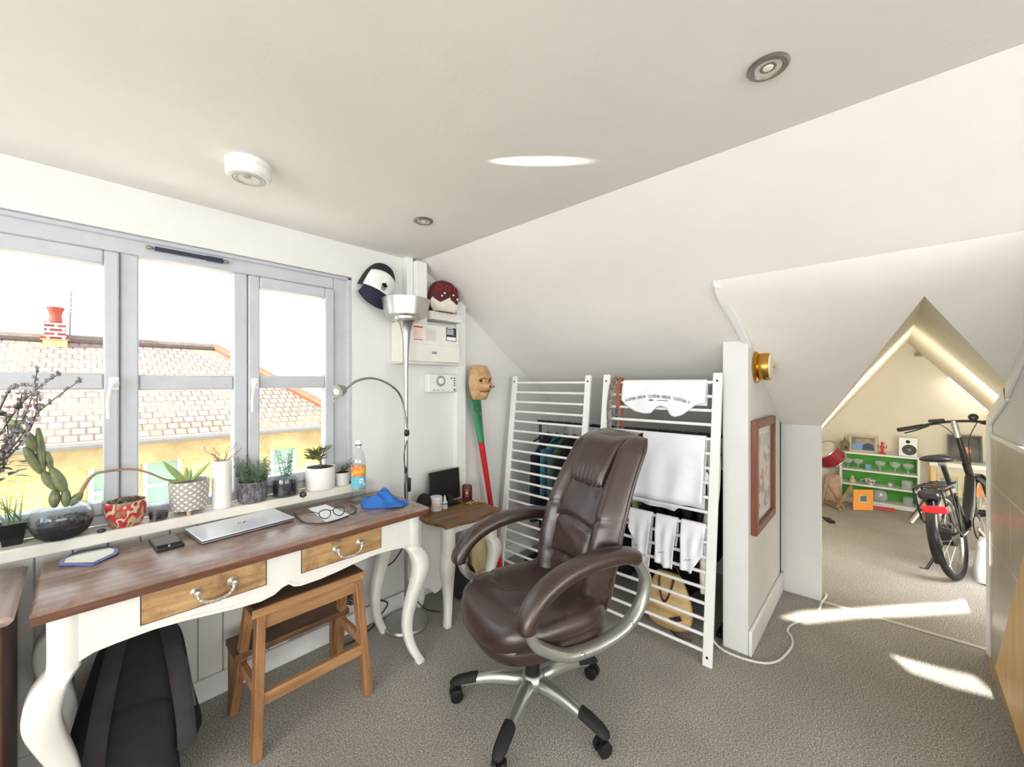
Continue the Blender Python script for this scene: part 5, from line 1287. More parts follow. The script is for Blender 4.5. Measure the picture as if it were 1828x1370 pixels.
# long pale garment behind the end of the rack
def lg(a, b):
    z = lerp(1.10, .30, b); s = lerp(.90, 1.0, a) + .02 * sin(6 * b); return P2(s, z, -.055 - .014 * sin(9 * a + 3 * b) - .02 * b)
tag(MB().grid(lg, 14, 20).build('long_garment', WC2, solid=.004, sharp=80), 'long cream garment hanging down behind the end rail of the laundry rack', 'garment')
m = MB(); m.prism([P2(.93, .94, -.012), P2(.985, .90, -.014), P2(.975, .85, -.014), P2(.92, .885, -.012)], (.002, 0, 0)); tag(m.build('care_label', PAPER), 'white care tag hanging at the edge of the long cream garment', 'tag')
# belts
SN = patches('snake_pattern', [(92, 84, 78), (150, 140, 128), (70, 62, 58), (120, 108, 96)], 60, .4, (1, 1, 2))
bp_ = curve([P2(.075, 1.12, .022), P2(.06, 1.25, .026), P2(.075, 1.38, .026), P2(.095, 1.428, .008), P2(.10, 1.426, -.012), P2(.10, 1.36, -.034), P2(.10, .95, -.05)], 8)
tag(MB().tube(bp_, .016, 8, flat=.16, sq=4, up=(1, 0, 0)).build('snakeskin_belt', SN, sharp=50), 'grey snake-patterned belt looped over the top rung of the laundry rack', 'belt')
bp_ = curve([P2(.145, 1.25, .02), P2(.14, 1.38, .022), P2(.145, 1.426, .006), P2(.147, 1.425, -.012), P2(.147, 1.36, -.034), P2(.15, 1.1, -.05)], 8)
tag(MB().tube(bp_, .012, 8, flat=.2, sq=4, up=(1, 0, 0)).build('leather_belt', plain('tan_leather', (150, 84, 52), .5)), 'narrow tan leather belt hanging behind the top rung of the laundry rack', 'belt')

# ---------------------------------------------------------------- clothes rail behind the racks
RX, RZ = 2.57, 1.09
t_ = thing('clothes_rail', 'dark metal clothes rail on two posts, under the eaves behind the racks', 'clothes rail', (RX, 1.3, 0))
MB().tube([(RX, .64, RZ), (RX, 2.08, RZ)], .012, 12).build('rail', DARKMETAL, t_)
for y in (.66, 2.06):
    MB().tube([(RX, y, .02), (RX, y, RZ)], .011, 10).build('post', DARKMETAL, t_); MB().bar((RX - .18, y, .014), (RX + .18, y, .014), .03, .026).build('foot', DARKMETAL, t_)
cols = {'black': (20, 20, 23), 'navy': (26, 30, 48), 'green': (64, 88, 72), 'teal': (56, 120, 132), 'grey': (70, 70, 74), 'beige': (206, 190, 164), 'white': (226, 224, 226)}
def garment(y, col, z0, w, th, label, group=None, mat=None):
    th = min(th, .054); z0 = max(z0, .34)
    root = thing('hung_garment', label, 'garment', (RX, y, RZ), group=group)
    rings = []; n = 18
    for i in range(13):
        t = i / 12; z = lerp(RZ - .075, z0, t); ww = w * (min(1, .30 + 3.2 * t) if t < .25 else 1 + .05 * t); dd = th * (.45 + .75 * min(1, t * 2))
        rings.append([V((RX + ww / 2 * math.copysign(abs(cos(a)) ** .7, cos(a)), y + dd / 2 * sin(a) * (1 + .25 * sin(5 * a + 3 * t)), z - (.06 * abs(cos(a)) if i < 3 else 0) + (.012 * sin(7 * a) if i == 12 else 0))) for a in [2 * pi * j / n for j in range(n)]])
    MB().loft(rings).build('cloth', mat or plain(col + '_cloth', cols[col], .9, var=.15, bump=.3, bscale=200), root, sharp=80)
    MB().tube(curve([(RX, y, RZ - .085), (RX, y, RZ - .045), (RX + .014, y, RZ - .025), (RX + .019, y, RZ + .004), (RX, y, RZ + .0145), (RX - .017, y, RZ + .006)], 5), .002, 6).build('hanger_hook', CHROME, root)
    MB().tube([(RX - w * .42, y, RZ - .14), (RX, y, RZ - .085), (RX + w * .42, y, RZ - .14)], .007, 8).build('hanger', DARKMETAL, root)
GG = 'garments on the clothes rail'
garment(1.985, 'navy', .34, .42, .085, 'dark navy coat on the rail, nearest the window wall', GG)
garment(1.895, 'teal', .55, .40, .05, 'teal lined jacket between the navy coat and the green jacket', GG)
garment(1.815, 'green', .42, .43, .08, 'grey-green jacket on the rail behind the empty rack', GG)
for y in (1.73, 1.65, 1.57, 1.49, 1.41): garment(y, 'black', .30 + .05 * sin(9 * y), .42, .065, 'black garment in the dark row on the rail behind the racks', 'black garments on the clothes rail')
garment(1.33, 'grey', .36, .42, .06, 'dark grey garment midway along the clothes rail', GG)
garment(1.24, 'black', .28, .42, .07, 'black garment in the dark row on the rail behind the racks', 'black garments on the clothes rail')
garment(1.15, 'beige', .48, .40, .05, 'beige shirt among the dark clothes behind the laundry rack', GG)
for y in (1.07, .99, .91): garment(y, 'black', .24 + .04 * sin(11 * y), .42, .065, 'black garment in the dark row on the rail behind the racks', 'black garments on the clothes rail')
for y, z in ((.83, .30), (.75, .26)): garment(y, 'navy', z, .42, .06, 'dark navy garment on the rail, close to the partition' + (' end post' if y < .8 else ' and next to the black ones'), GG)
# dark bundles on the carpet under the rail
for i, (x, y, r, nm) in enumerate(((2.72, 1.88, (.2, .15, .12), 'dark bundle of clothes on the carpet behind the empty rack'), (2.74, 1.45, (.2, .18, .13), 'dark bundle of clothes on the carpet, middle of the three under the rail'), (2.78, 1.02, (.2, .2, .12), 'dark bundle of clothes on the carpet behind the tan handbag'))):
    m = MB(); M0 = V((x, y, r[2]))
    def fb(a, b):
        th = 2 * pi * a; ph = pi * b; k = 1 + .12 * sin(3 * th + 2 * i) + .07 * sin(7 * th + 5 * ph); return M0 + V((r[0] * k * cos(th) * sin(ph), r[1] * k * sin(th) * sin(ph), max(-r[2] + .001, -r[2] * 1.05 * cos(ph) * k)))
    m.grid(lambda a, b: fb(a, lerp(.02, .98, b)), 30, 18)
    tag(m.build('clothes_bundle', plain('black_cloth', cols['black'], .9), weld=True, sharp=80), nm, 'bundle', 'bundles under the clothes rail')

# tan handbag
hb = V((2.315, .905, .004))
t_ = thing('tan_handbag', 'soft tan leather handbag with dark handles, on the carpet behind the laundry rack', 'handbag', tuple(hb))
TAN = plain('tan_bag_leather', (222, 188, 130), .55, var=.12, nscale=10, bump=.3, bscale=50)
rings = []
for z, w, d in ((0, .07, .04), (.008, .105, .06), (.05, .132, .075), (.12, .135, .07), (.19, .118, .055), (.26, .09, .036), (.30, .072, .022), (.305, .06, .012)):
    rings.append([hb + V((d * math.copysign(abs(sin(a)) ** .8, sin(a)), w * math.copysign(abs(cos(a)) ** .75, cos(a)) * (1 + .03 * sin(6 * a)), z)) for a in [2 * pi * i / 32 for i in range(32)]])
MB().loft(rings).build('body', TAN, t_, sub=1, sharp=80)
DKL = plain('dark_leather', (64, 36, 28), .5)
for d in (-.03, .025):
    MB().tube(curve([hb + V((d, .04, .292)), hb + V((d - .022, .036, .25)), hb + V((d - .040, .012, .175)), hb + V((d - .040, -.012, .175)), hb + V((d - .022, -.036, .25)), hb + V((d, -.04, .292))] if d < 0 else [hb + V((d, .05, .27)), hb + V((d, .035, .33)), hb + V((d, -.035, .33)), hb + V((d, -.05, .27))], 6), .0055, 8).build('handle', DKL, t_)
MB().bar(hb + V((-.079, -.035, .075)), hb + V((-.074, -.095, .105)), .003, .024).build('leather_tag', DKL, t_)
MB().tube(curve([hb + V((-.05, -.03, .004)), hb + V((-.08, -.09, .004)), hb + V((-.06, -.15, .004))], 5), .005, 7).build('trailing_strap', DKL, t_)

# ================================================================ PARTITION
t_ = thing('brass_wall_lamp', 'round brass bulkhead wall lamp on the partition, above the framed print', 'wall lamp', (2.42, .505, 1.49))
bc = onY(1349, 655, .505); My = Matrix.Rotation(pi / 2, 3, 'X')
MB().lathe([(.001, 0), (.088, 0), (.090, .008), (.082, .016), (.072, .02), (.001, .02)], (bc.x, .504, bc.z), 40, M=My).build('back_plate', GOLD, t_)
MB().lathe([(.001, .02), (.070, .02), (.074, .03), (.074, .062), (.070, .068), (.001, .068)], (bc.x, .504, bc.z), 40, M=My).build('drum', GOLD, t_)
MB().lathe([(.001, .068), (.066, .068), (.06, .076), (.001, .082)], (bc.x, .504, bc.z), 36, M=My).build('glass_front', plain('cream_glass', (226, 216, 190), .15), t_)
MB().lathe([(.001, .08), (.008, .08), (.007, .088), (.001, .09)], (bc.x, .504, bc.z), 14, M=My).build('centre_nut', GOLD, t_)
t_ = thing('framed_print', 'colourful illustrated print with a white mount in a dark wooden frame, on the partition wall', 'picture', (2.63, .505, .91))
fx0, fx1, fz0, fz1 = 2.385, 2.885, .605, 1.205; yb = .5035; FRW = wood('walnut_frame', (92, 48, 30), (134, 78, 50), None, 'Z', 1, .4)
fw_ = .045
for a, b in (((fx0, fz0), (fx0 + fw_, fz1)), ((fx1 - fw_, fz0), (fx1, fz1)), ((fx0 + fw_, fz0), (fx1 - fw_, fz0 + fw_)), ((fx0 + fw_, fz1 - fw_), (fx1 - fw_, fz1))):
    MB().box((a[0], yb - .028, a[1]), (b[0], yb, b[1])).build('frame_bar', FRW, t_, bevel=.003)
MB().box((fx0 + fw_, yb - .008, fz0 + fw_), (fx1 - fw_, yb - .002, fz1 - fw_)).build('mount', PAPER, t_)
ART = patches('illustrated_print', [(238, 232, 224), (206, 214, 216), (240, 236, 230), (232, 188, 172), (240, 236, 230), (190, 204, 196), (236, 226, 196), (220, 120, 100), (240, 236, 230), (150, 160, 172)], 26, .6, (1, 1, 1), True)
MB().box((fx0 + .095, yb - .0095, fz0 + .09), (fx1 - .095, yb - .0082, fz1 - .09)).build('print', ART, t_)
m = MB().box((fx0 + fw_, yb - .014, fz0 + fw_), (fx1 - fw_, yb - .0125, fz1 - fw_)); m.build('glazing', glass('picture_glass', (1, 1, 1), .03), t_)

# ================================================================ FLOOR CABLE, PINE BOARD, CEILING FITTINGS
pts = [(1287, 1151), (1291, 1161), (1323, 1175), (1360, 1184), (1385, 1182), (1401, 1171), (1414, 1153), (1413, 1138), (1406, 1125), (1417, 1114), (1445, 1105), (1461, 1091), (1466, 1077)]
P_ = [onZ(px, py, .006) for px, py in pts]; P_[0] = V((2.295, .66, .03)); P_[-1] = V((3.215, .282, .006))
tag(MB().tube(curve([V((2.31, .70, .10))] + P_ + [V((3.30, .268, .012)), V((3.36, .272, .006))], 8), .0055, 8).build('white_cable', plain('white_flex', (232, 230, 224), .45)), 'white flex snaking over the carpet from the partition to the loft doorway', 'cable')
yb = FY_ + .024
tag(MB().prism([(2.737, yb, .148), (2.2, yb, .09), (2.1, yb, 0), (1.95, yb, 0), (1.95, yb, 1.0), (2.15, yb, .94), (2.47, yb, .50)], (0, .022, 0)).build('pine_board', wood('yellow_pine', (216, 172, 106), (232, 194, 132), None, 'Z', .8, .5), bevel=.003), 'yellow pine board leaning on the tiled wall at the picture edge', 'board')
q = onZ(444, 292, H)
t_ = thing('smoke_detector', 'round white smoke detector on the ceiling above the window', 'smoke detector', (q.x, q.y, H))
MB().lathe([(.001, 0), (.072, 0), (.073, -.004), (.072, -.020), (.001, -.020)], (q.x, q.y, H - .0005), 44).build('base', WHITEP, t_)
MB().lathe([(.001, -.0205), (.070, -.0205), (.071, -.026), (.070, -.048), (.062, -.056), (.001, -.058)], (q.x, q.y, H), 44).build('cover', WHITEP, t_)
for r0 in (.05, .038): MB().tube([(q.x + r0 * cos(a), q.y + r0 * sin(a), H - .0575) for a in [2 * pi * i / 36 for i in range(36)]], .0016, 6, closed=True).build('grille_ring', plain('grey_recess', (176, 176, 172), .6), t_)
MB().lathe([(.001, -.058), (.012, -.058), (.011, -.061), (.001, -.061)], (q.x - .01, q.y - .02, H), 16).build('test_button', plain('grey_recess', (176, 176, 172), .6), t_)
dl = None
NICK = plain('satin_nickel', (150, 146, 138), .3, .9)
for i, (px, py, lab) in enumerate(((1371, 119, 'round satin metal downlight in the ceiling, the larger one over the passage side'), (756, 394, 'round satin metal downlight in the ceiling near the window corner and floor lamp'))):
    q = onZ(px, py, H)
    if i == 0:
        dl = thing('downlight', lab, 'downlight', (q.x, q.y, H), group='ceiling downlights')
        MB().lathe([(.030, 0), (.046, 0), (.0465, -.003), (.042, -.007), (.033, -.0075), (.030, -.003)], (q.x, q.y, H - .0005), 40).build('bezel', NICK, dl)
        MB().lathe([(.001, .0), (.030, -.001), (.030, -.0045), (.001, -.002)], (q.x, q.y, H), 32).build('lamp_face', plain('lamp_glass', (226, 222, 212), .12, 0, var=.08), dl)
        MB().lathe([(.001, -.003), (.012, -.0035), (.010, -.006), (.001, -.007)], (q.x, q.y, H), 20).build('bulb', plain('frosted_bulb', (240, 238, 225), .3), dl)
    else: dup(dl, (q.x, q.y, H), label=lab)
# ================================================================ THE LOFT
BX = 6.17
WS = plain('white_shelf_paint', (236, 236, 230), .45, var=.02)
GRN = plain('bright_green_panel', (84, 168, 62), .6, var=.06)
A = onZ(1500, 894, 0); B = onZ(1641, 912, 0); ya, yb = .375, -.30; hh = .575; X0, X1 = BX, 6.40
t_ = thing('bookcase', 'low white three-tier bookcase with a bright green back, at the far end of the loft', 'bookcase', (BX + .1, .04, 0))
for y in (ya - .02, yb): MB().box((X0, y, 0), (X1, y + .02, hh)).build('side', WS, t_, bevel=.002)
for z in (.045, .225, .395, hh - .02): MB().box((X0, yb + .02, z - .018), (X1 - .012, ya - .02, z)).build('shelf' if z < hh - .03 else 'top', WS, t_, bevel=.002) if z < hh - .03 else MB().box((X0 - .006, yb - .006, hh), (X1, ya + .006, hh + .02)).build('top', WS, t_, bevel=.002)
MB().box((X1 - .010, yb + .021, .03), (X1, ya - .021, hh - .001)).build('back_panel', GRN, t_)
MB().box((X0 + .01, yb + .02, 0), (X0 + .025, ya - .02, .027)).build('plinth', WS, t_)
hz = hh + .0205
def yX(px, X): d = ray(px, 685); return X / d.x * d.y
# glasses on the top tier
CG = glass('cut_glass', (.97, .99, .98), .08, 0, .22)
gl0 = None; z = .3955
labs = ['stemmed glass at the drum end of the upper shelf', 'second stemmed glass on the upper shelf, before the blue tumbler', 'stemmed glass just past the blue tumbler', 'stemmed glass fourth along the upper shelf', 'stemmed glass at the loudspeaker end of the upper shelf']
for i, px in enumerate((1512, 1532, 1571, 1598, 1621)):
    y = yX(px, BX + .07); y = min(max(y, yb + .075), ya - .075)
    if gl0 is None:
        gl0 = thing('goblet', labs[0], 'glass', (BX + .07, y, z), group='stemmed glasses on the green bookcase')
        MB().lathe([(.001, 0), (.034, 0), (.033, .004), (.006, .010), (.005, .05)], (BX + .07, y, z), 22).build('foot', CG, gl0)
        MB().lathe([(.005, .05), (.03, .062), (.046, .085), (.049, .108), (.046, .108), (.043, .087), (.027, .066), (.001, .056)], (BX + .07, y, z), 26).build('bowl', CG, gl0)
    else: dup(gl0, (BX + .07, y, z), label=labs[i])
y = yX(1549, BX + .07)
tag(MB().lathe([(.001, 0), (.024, 0), (.032, .058), (.029, .058), (.022, .006), (.001, .006)], (BX + .07, y, z), 22).build('blue_tumbler', plain('blue_tumbler_glass', (120, 176, 214), .15, 0, Alpha=1)), 'small pale blue tumbler among the stemmed glasses', 'tumbler')
z = .2255; y = yX(1522, BX + .07)
t_ = thing('figurine', 'small pinkish figurine on the middle shelf of the green bookcase', 'figurine', (BX + .07, y, z))
MB().lathe([(.001, 0), (.026, 0), (.030, .02), (.022, .045), (.013, .055), (.001, .058)], (BX + .07, y, z), 18).build('body', plain('pinkish_ceramic', (222, 190, 150), .4, var=.2, nscale=60), t_)
MB().ball((BX + .07, y, z + .068), .016, 14, 10).build('head', plain('pale_ceramic', (232, 200, 180), .4), t_)
y = yX(1553, BX + .07)
t_ = thing('tea_cup', 'white tea cup with a dark pattern on the middle shelf', 'cup', (BX + .07, y, z))
CUP = patches('patterned_china', [(236, 236, 232), (238, 238, 236), (60, 66, 60), (236, 236, 232), (238, 238, 236)], 40, .25)
MB().lathe([(.001, 0), (.030, 0), (.033, .004), (.045, .03), (.053, .062), (.050, .062), (.040, .028), (.001, .008)], (BX + .07, y, z), 28).build('cup', CUP, t_)
MB().tube(curve([(BX + .07, y + .048, z + .05), (BX + .07, y + .075, z + .052), (BX + .07, y + .074, z + .03), (BX + .07, y + .046, z + .02)], 5), .004, 8).build('handle', CUP, t_)
y = yX(1589, BX + .06)
tag(MB().lathe([(.001, 0), (.015, 0), (.026, .02), (.026, .035), (.016, .05), (.013, .05), (.023, .034), (.023, .02), (.001, .006)], (BX + .06, y, z), 22).build('glass_votive', CG), 'little round clear glass on the middle shelf', 'glass')
y = yX(1619, BX + .07)
t_ = thing('cut_glass_tumbler', 'ribbed cut glass tumbler on the middle shelf, below the loudspeaker', 'tumbler', (BX + .07, y, z))
MB().lathe([(.001, 0), (.04, 0), (.044, .09), (.040, .09), (.036, .01), (.001, .01)], (BX + .07, y, z), 32, fn=lambda a, z_: 1 + .05 * cos(12 * a)).build('glass', CG, t_)
z = .0455; y = yX(1518, BX + .08)
tag(MB().lathe([(.001, 0), (.035, 0), (.046, .03), (.046, .07), (.022, .10), (.020, .115), (.017, .115), (.019, .098), (.042, .068), (.042, .03), (.001, .006)], (BX + .08, y, z), 26).build('glass_jar', CG), 'clear glass jar on the bottom shelf behind the orange picture', 'jar')
y = yX(1571, BX + .09)
t_ = thing('glass_jug', 'round clear glass jug with a handle on the bottom shelf', 'jug', (BX + .09, y, z))
MB().lathe([(.001, 0), (.04, 0), (.065, .03), (.07, .07), (.056, .11), (.05, .125), (.046, .125), (.052, .108), (.066, .07), (.061, .03), (.001, .006)], (BX + .09, y, z), 30).build('body', CG, t_)
MB().tube(curve([(BX + .09, y + .05, z + .115), (BX + .09, y + .105, z + .11), (BX + .09, y + .11, z + .06), (BX + .09, y + .066, z + .04)], 6), .006, 8).build('handle', CG, t_)
y = yX(1621, BX + .09)
tag(MB().lathe([(.001, 0), (.042, 0), (.045, .085), (.041, .085), (.038, .008), (.001, .008)], (BX + .09, y, z), 26).build('glass_tumbler', CG), 'plain glass tumbler on the bottom shelf, at the loudspeaker end', 'tumbler')
# on top
z = hz; y = yX(1508, BX + .1)
t_ = thing('birdhouse_lantern', 'small weathered wooden birdhouse with a round hole, on the bookcase top', 'ornament', (BX + .1, y, z))
BRW = plain('weathered_brown', (140, 124, 100), .8, var=.2)
MB().box((BX + .06, y - .045, z), (BX + .14, y + .045, z + .085)).build('body', BRW, t_, bevel=.004)
MB().lathe([(.001, .085), (.062, .085), (.03, .115), (.014, .125), (.012, .15), (.001, .152)], (BX + .1, y, z), 4, M=Matrix.Rotation(pi / 4, 3, 'Z')).build('roof', BRW, t_)
MB().tube([(BX + .0585, y - .015, z + .04), (BX + .066, y - .015, z + .04)], .016, 16).build('hole', BLACK, t_)
def frame_on(name, label, cat, X, y0, y1, z0, z1, fmat, fw, lean, inner, mount=None):
    t_ = thing(name, label, cat, (X, (y0 + y1) / 2, z0))
    def Q(y, z, d): return V((X + lean * (z - z0) / (z1 - z0) - d, y, z))
    for a, b in (((y0, z0), (y0, z1)), ((y1, z0), (y1, z1))): MB().bar(Q(a[0] + (fw / 2 if y0 < y1 and a[0] == y0 else -fw / 2) * (1 if y0 < y1 else -1) * 1, z0, 0), Q(b[0] + (fw / 2 if a[0] == y0 else -fw / 2) * (1 if y0 < y1 else -1), z1, 0), fw, .016, up=(1, 0, 0)).build('frame_bar', fmat, t_)
    for zz in (z0 + fw / 2, z1 - fw / 2): MB().bar(Q(y0, zz, .0002), Q(y1, zz, .0002), .016, fw, up=(0, 0, 1)).build('frame_bar', fmat, t_)
    pn = MB().add([Q(y0, z0 + .002, .001), Q(y1, z0 + .002, .001), Q(y1, z1 - .002, .001), Q(y0, z1 - .002, .001)], [(0, 1, 2, 3)]).build('picture', inner, t_, solid=.003)
    return t_, Q
y0, y1 = yX(1516, BX + .1), yX(1566, BX + .1)
t_, Q = frame_on('photo_frame', 'pale framed photograph of two people in blue, on the bookcase top', 'picture frame', BX + .1, y1, y0, hz, hz + .185, plain('pale_gold_wood', (206, 190, 156), .5), .018, .05, plain('photo_background', (176, 168, 156), .4, var=.15, nscale=12))
d_ = MB(); yc = (y0 + y1) / 2
for k, (o_, c) in enumerate(((.045, (120, 160, 206)), (-.045, (52, 68, 100)))):
    MB().prism([Q(yc + o_ + .055, hz + .022, .004), Q(yc + o_ - .055, hz + .022, .004), Q(yc + o_ - .045, hz + .085, .004), Q(yc + o_, hz + .105, .004), Q(yc + o_ + .045, hz + .085, .004)], (-.0006, 0, 0)).build('pictured_person', plain('photo_blue_%d' % k, c, .4), t_)
    MB().tube([Q(yc + o_, hz + .122, .0042), Q(yc + o_, hz + .122, .005)], .022, 16).build('pictured_head', plain('photo_skin', (196, 150, 126), .4), t_)
y = yX(1575, BX + .06)
t_ = thing('red_figure', 'small red painted figure with raised arms on the bookcase top beside the photograph', 'figure', (BX + .06, y, hz))
RDP = plain('toy_red', (212, 62, 56), .4)
MB().lathe([(.001, 0), (.034, 0), (.034, .008), (.018, .016), (.014, .05), (.020, .08), (.012, .10), (.001, .10)], (BX + .06, y, hz), 20).build('body', RDP, t_)
MB().ball((BX + .06, y, hz + .118), (.014, .014, .02), 14, 10).build('head', RDP, t_)
for s in (-1, 1): MB().tube([(BX + .06, y + s * .012, hz + .075), (BX + .06, y + s * .035, hz + .07), (BX + .06, y + s * .036, hz + .098)], .005, 8).build('arm', RDP, t_)
y0, y1 = yX(1604, BX + .09), yX(1637, BX + .09); y1 = max(y1, yb - .004)
t_ = thing('loudspeaker', 'white loudspeaker with a dark round cone at the end of the bookcase top', 'loudspeaker', (BX + .1, (y0 + y1) / 2, hz))
MB().box((BX + .03, y1, hz), (BX + .17, y0, hz + .205)).build('cabinet', WHITEP, t_, bevel=.005)
Mxx = Matrix.Rotation(-pi / 2, 3, 'Y'); yc = (y0 + y1) / 2
MB().lathe([(.001, .001), (.03, .001), (.048, .004), (.056, .005), (.058, .0)], (BX + .0295, yc - .01, hz + .072), 30, M=Mxx).build('cone', plain('dark_cone', (62, 58, 56), .5, var=.15), t_)
MB().ball((BX + .028, yc - .01, hz + .072), (.008, .016, .016), 14, 10).build('dust_cap', plain('grey_cap', (140, 136, 130), .4), t_)
MB().lathe([(.001, .006), (.012, .004), (.018, 0), (.001, -.002)], (BX + .029, yc + .0, hz + .162), 20, M=Mxx).build('tweeter', BLACK, t_)

# drum leaning at the side
dc = onX(1478, 812, 5.75); t_ = thing('red_drum', 'red drum with chrome rims tipped on a stand at the side of the loft', 'drum', tuple(dc))
ax_ = V((-.50, .50, .70)).normalized(); a_, b_ = dc - ax_ * .08, dc + ax_ * .08
MB().tube([a_, b_], .125, 36).build('shell', plain('drum_red', (142, 34, 44), .3, var=.1), t_)
for q in (a_, b_):
    Rm = ax_.orthogonal().normalized(); Rn = ax_.cross(Rm); MB().tube([q + Rm * (.13 * cos(a)) + Rn * (.13 * sin(a)) for a in [2 * pi * i / 36 for i in range(36)]], .010, 8, closed=True).build('rim', CHROME, t_)
MB().tube([b_ + ax_ * .001, b_ + ax_ * .004], .123, 36).build('drum_head', plain('drum_skin', (226, 222, 212), .5), t_)
MB().tube([dc - ax_ * .07, V((dc.x + .03, dc.y + .05, .0))], .010, 8).build('stand', CHROME, t_)
# stick easel
sb = onZ(1491, 905, 0)
t_ = thing('folding_easel', 'small bundle of wooden folding easel legs on the carpet near the drum', 'easel', (sb.x, sb.y, 0))
OW = plain('ochre_stick', (170, 140, 100), .6, var=.15)
for (p0, p1) in (((1468, 893), (1500, 910)), ((1476, 862), (1506, 908)), ((1520, 868), (1494, 908)), ((1483, 905), (1510, 900))):
    X_ = sb.x; a = onX(*p0, X_ + .12); b = onZ(*p1, .012); a.z = max(a.z, .012); MB().bar(a, b, .024, .016).build('leg', OW, t_)
p = onX(1484, 870, 6.1)
tag(MB().prism([(6.0, p.y - .10, .0), (6.0, p.y + .09, .0), (6.1, p.y + .07, .30), (6.1, p.y - .08, .32)], (.07, 0, 0)).build('pink_cushion', plain('dusty_pink', (206, 170, 150), .9, var=.15, bump=.4), bevel=.03), 'dusty pink cushion standing behind the wooden easel legs', 'cushion')
# orange picture
A = onZ(1522, 911, .002); B = onZ(1557, 912, .002)
t_ = thing('orange_picture', 'square orange picture with a small grey image, propped on the carpet against the bookcase', 'picture', tuple(A))
up_ = V((.105, -.0, .205)); u0 = (B - A).normalized(); W_ = (B - A).length
def QQ(a, b, d=0): n = u0.cross(up_).normalized(); n = n if n.x < 0 else -n; return A + u0 * a + up_ * b + n * d
MB().add([QQ(a, b, d) for d in (0, .012) for a, b in ((0, 0), (W_, 0), (W_, 1), (0, 1))], [(3, 2, 1, 0), (4, 5, 6, 7), (0, 1, 5, 4), (1, 2, 6, 5), (2, 3, 7, 6), (3, 0, 4, 7)]).build('panel', plain('orange_paint', (244, 160, 62), .5, var=.05), t_)
MB().add([QQ(W_ * a, b, .0125) for a, b in ((.28, .36), (.72, .36), (.72, .74), (.28, .74))], [(0, 1, 2, 3)]).build('mount', plain('pale_mount', (236, 214, 180), .6), t_, solid=.0006)
MB().add([QQ(W_ * a, b, .0134) for a, b in ((.34, .42), (.66, .42), (.66, .68), (.34, .68))], [(0, 1, 2, 3)]).build('image', plain('grey_image', (122, 132, 134), .5, var=.18, nscale=9), t_, solid=.0006)
a, b = onZ(1557, 908, .02), onZ(1598, 911, .02)
tag(MB().bar(V((6.02, a.y, .016)), V((6.05, b.y, .016)), .05, .028).build('red_box', plain('red_card', (206, 74, 64), .5, var=.2, nscale=60), bevel=.002), 'flat red box on the carpet in front of the bookcase', 'box')
# white A-frame trestle
a = onZ(1625, 934, 0); b = onZ(1655, 938, 0)
t_ = thing('white_trestle', 'small white A-shaped wooden trestle standing before the bookcase end', 'trestle', tuple(a))
xa = a.x; top_ = V((xa + .10, a.y - .17, .30))
MB().bar((xa, a.y, .001), top_, .018, .11, up=(1, 0, 0)).build('leg', WS, t_)
MB().bar((xa + .1, top_.y - .05, .001), top_ + V((0, -.03, 0)), .018, .06, up=(1, 0, 0)).build('leg', WS, t_)
MB().bar((xa + .22, a.y - .02, .001), top_ + V((.22, 0, 0)), .018, .06, up=(1, 0, 0)).build('leg', plain('brown_leg', (96, 70, 54), .6), t_)
MB().box((xa + .04, top_.y - .12, .30), (xa + .31, top_.y + .03, .318)).build('top', WS, t_)
# white side shelf with picture, frames
sy0, sy1 = -.36, -1.05; sx0, sx1 = 6.02, 6.42; sz = .545
t_ = thing('side_shelf', 'white low shelf unit on pale wooden legs, beside the bookcase behind the bicycle', 'shelf unit', (6.2, -.7, 0))
MB().box((sx0, sy1, sz), (sx1, sy0, sz + .045)).build('top', WS, t_, bevel=.003)
MB().box((sx0 + .03, sy1, .20), (sx1, sy0, .225)).build('shelf', glass('shelf_glass', (.85, .93, .9), .15), t_)
for x in (sx0 + .03, sx1 - .03):
    for y in (sy0 - .03, sy1 + .03): MB().box((x - .018, y - .018, 0), (x + .018, y + .018, sz)).build('leg', PINE, t_)
y0, y1 = yX(1692, 6.2), yX(1756, 6.2)
t_, Q = frame_on('dark_picture', 'dark grey picture with a pink round face, standing on the white shelf behind the handlebars', 'picture', 6.24, y1, y0, sz + .0455, sz + .0455 + .27, plain('dark_grey_frame', (92, 90, 88), .4), .014, .05, plain('grey_picture', (128, 126, 122), .4, var=.2, nscale=8))
yc = (y0 + y1) / 2
MB().tube([Q(yc - .0, sz + .15, .004), Q(yc - .0, sz + .15, .006)], .045, 20).build('pictured_face', plain('salmon_print', (226, 150, 124), .4), t_)
for k in range(4): MB().bar(Q(y0 - .02, sz + .22 + .02 * k, .0045), Q(y1 + .02, sz + .22 + .02 * k, .0045), .001, .003).build('line', plain('dark_line', (70, 70, 72), .5), t_)
y0, y1 = yX(1673, 6.14), yX(1717, 6.14)
t_, Q = frame_on('blue_photo', 'pale wooden frame with a light blue picture on the lower shelf behind the bicycle', 'picture frame', 6.14, y1, y0, .230, .43, PINE, .026, .05, patches('blue_picture', [(120, 190, 226), (150, 206, 232), (220, 232, 236), (104, 170, 206)], 10, .4))
y0 = yX(1752, 6.12)
tag(MB().bar((6.13, y0 - .02, .250), (6.17, y0 - .06, .42), .16, .01, up=(1, 0, 0)).build('orange_book', plain('orange_cover', (236, 140, 40), .5)), 'upright orange book on the lower shelf, nearest the door jamb', 'book')
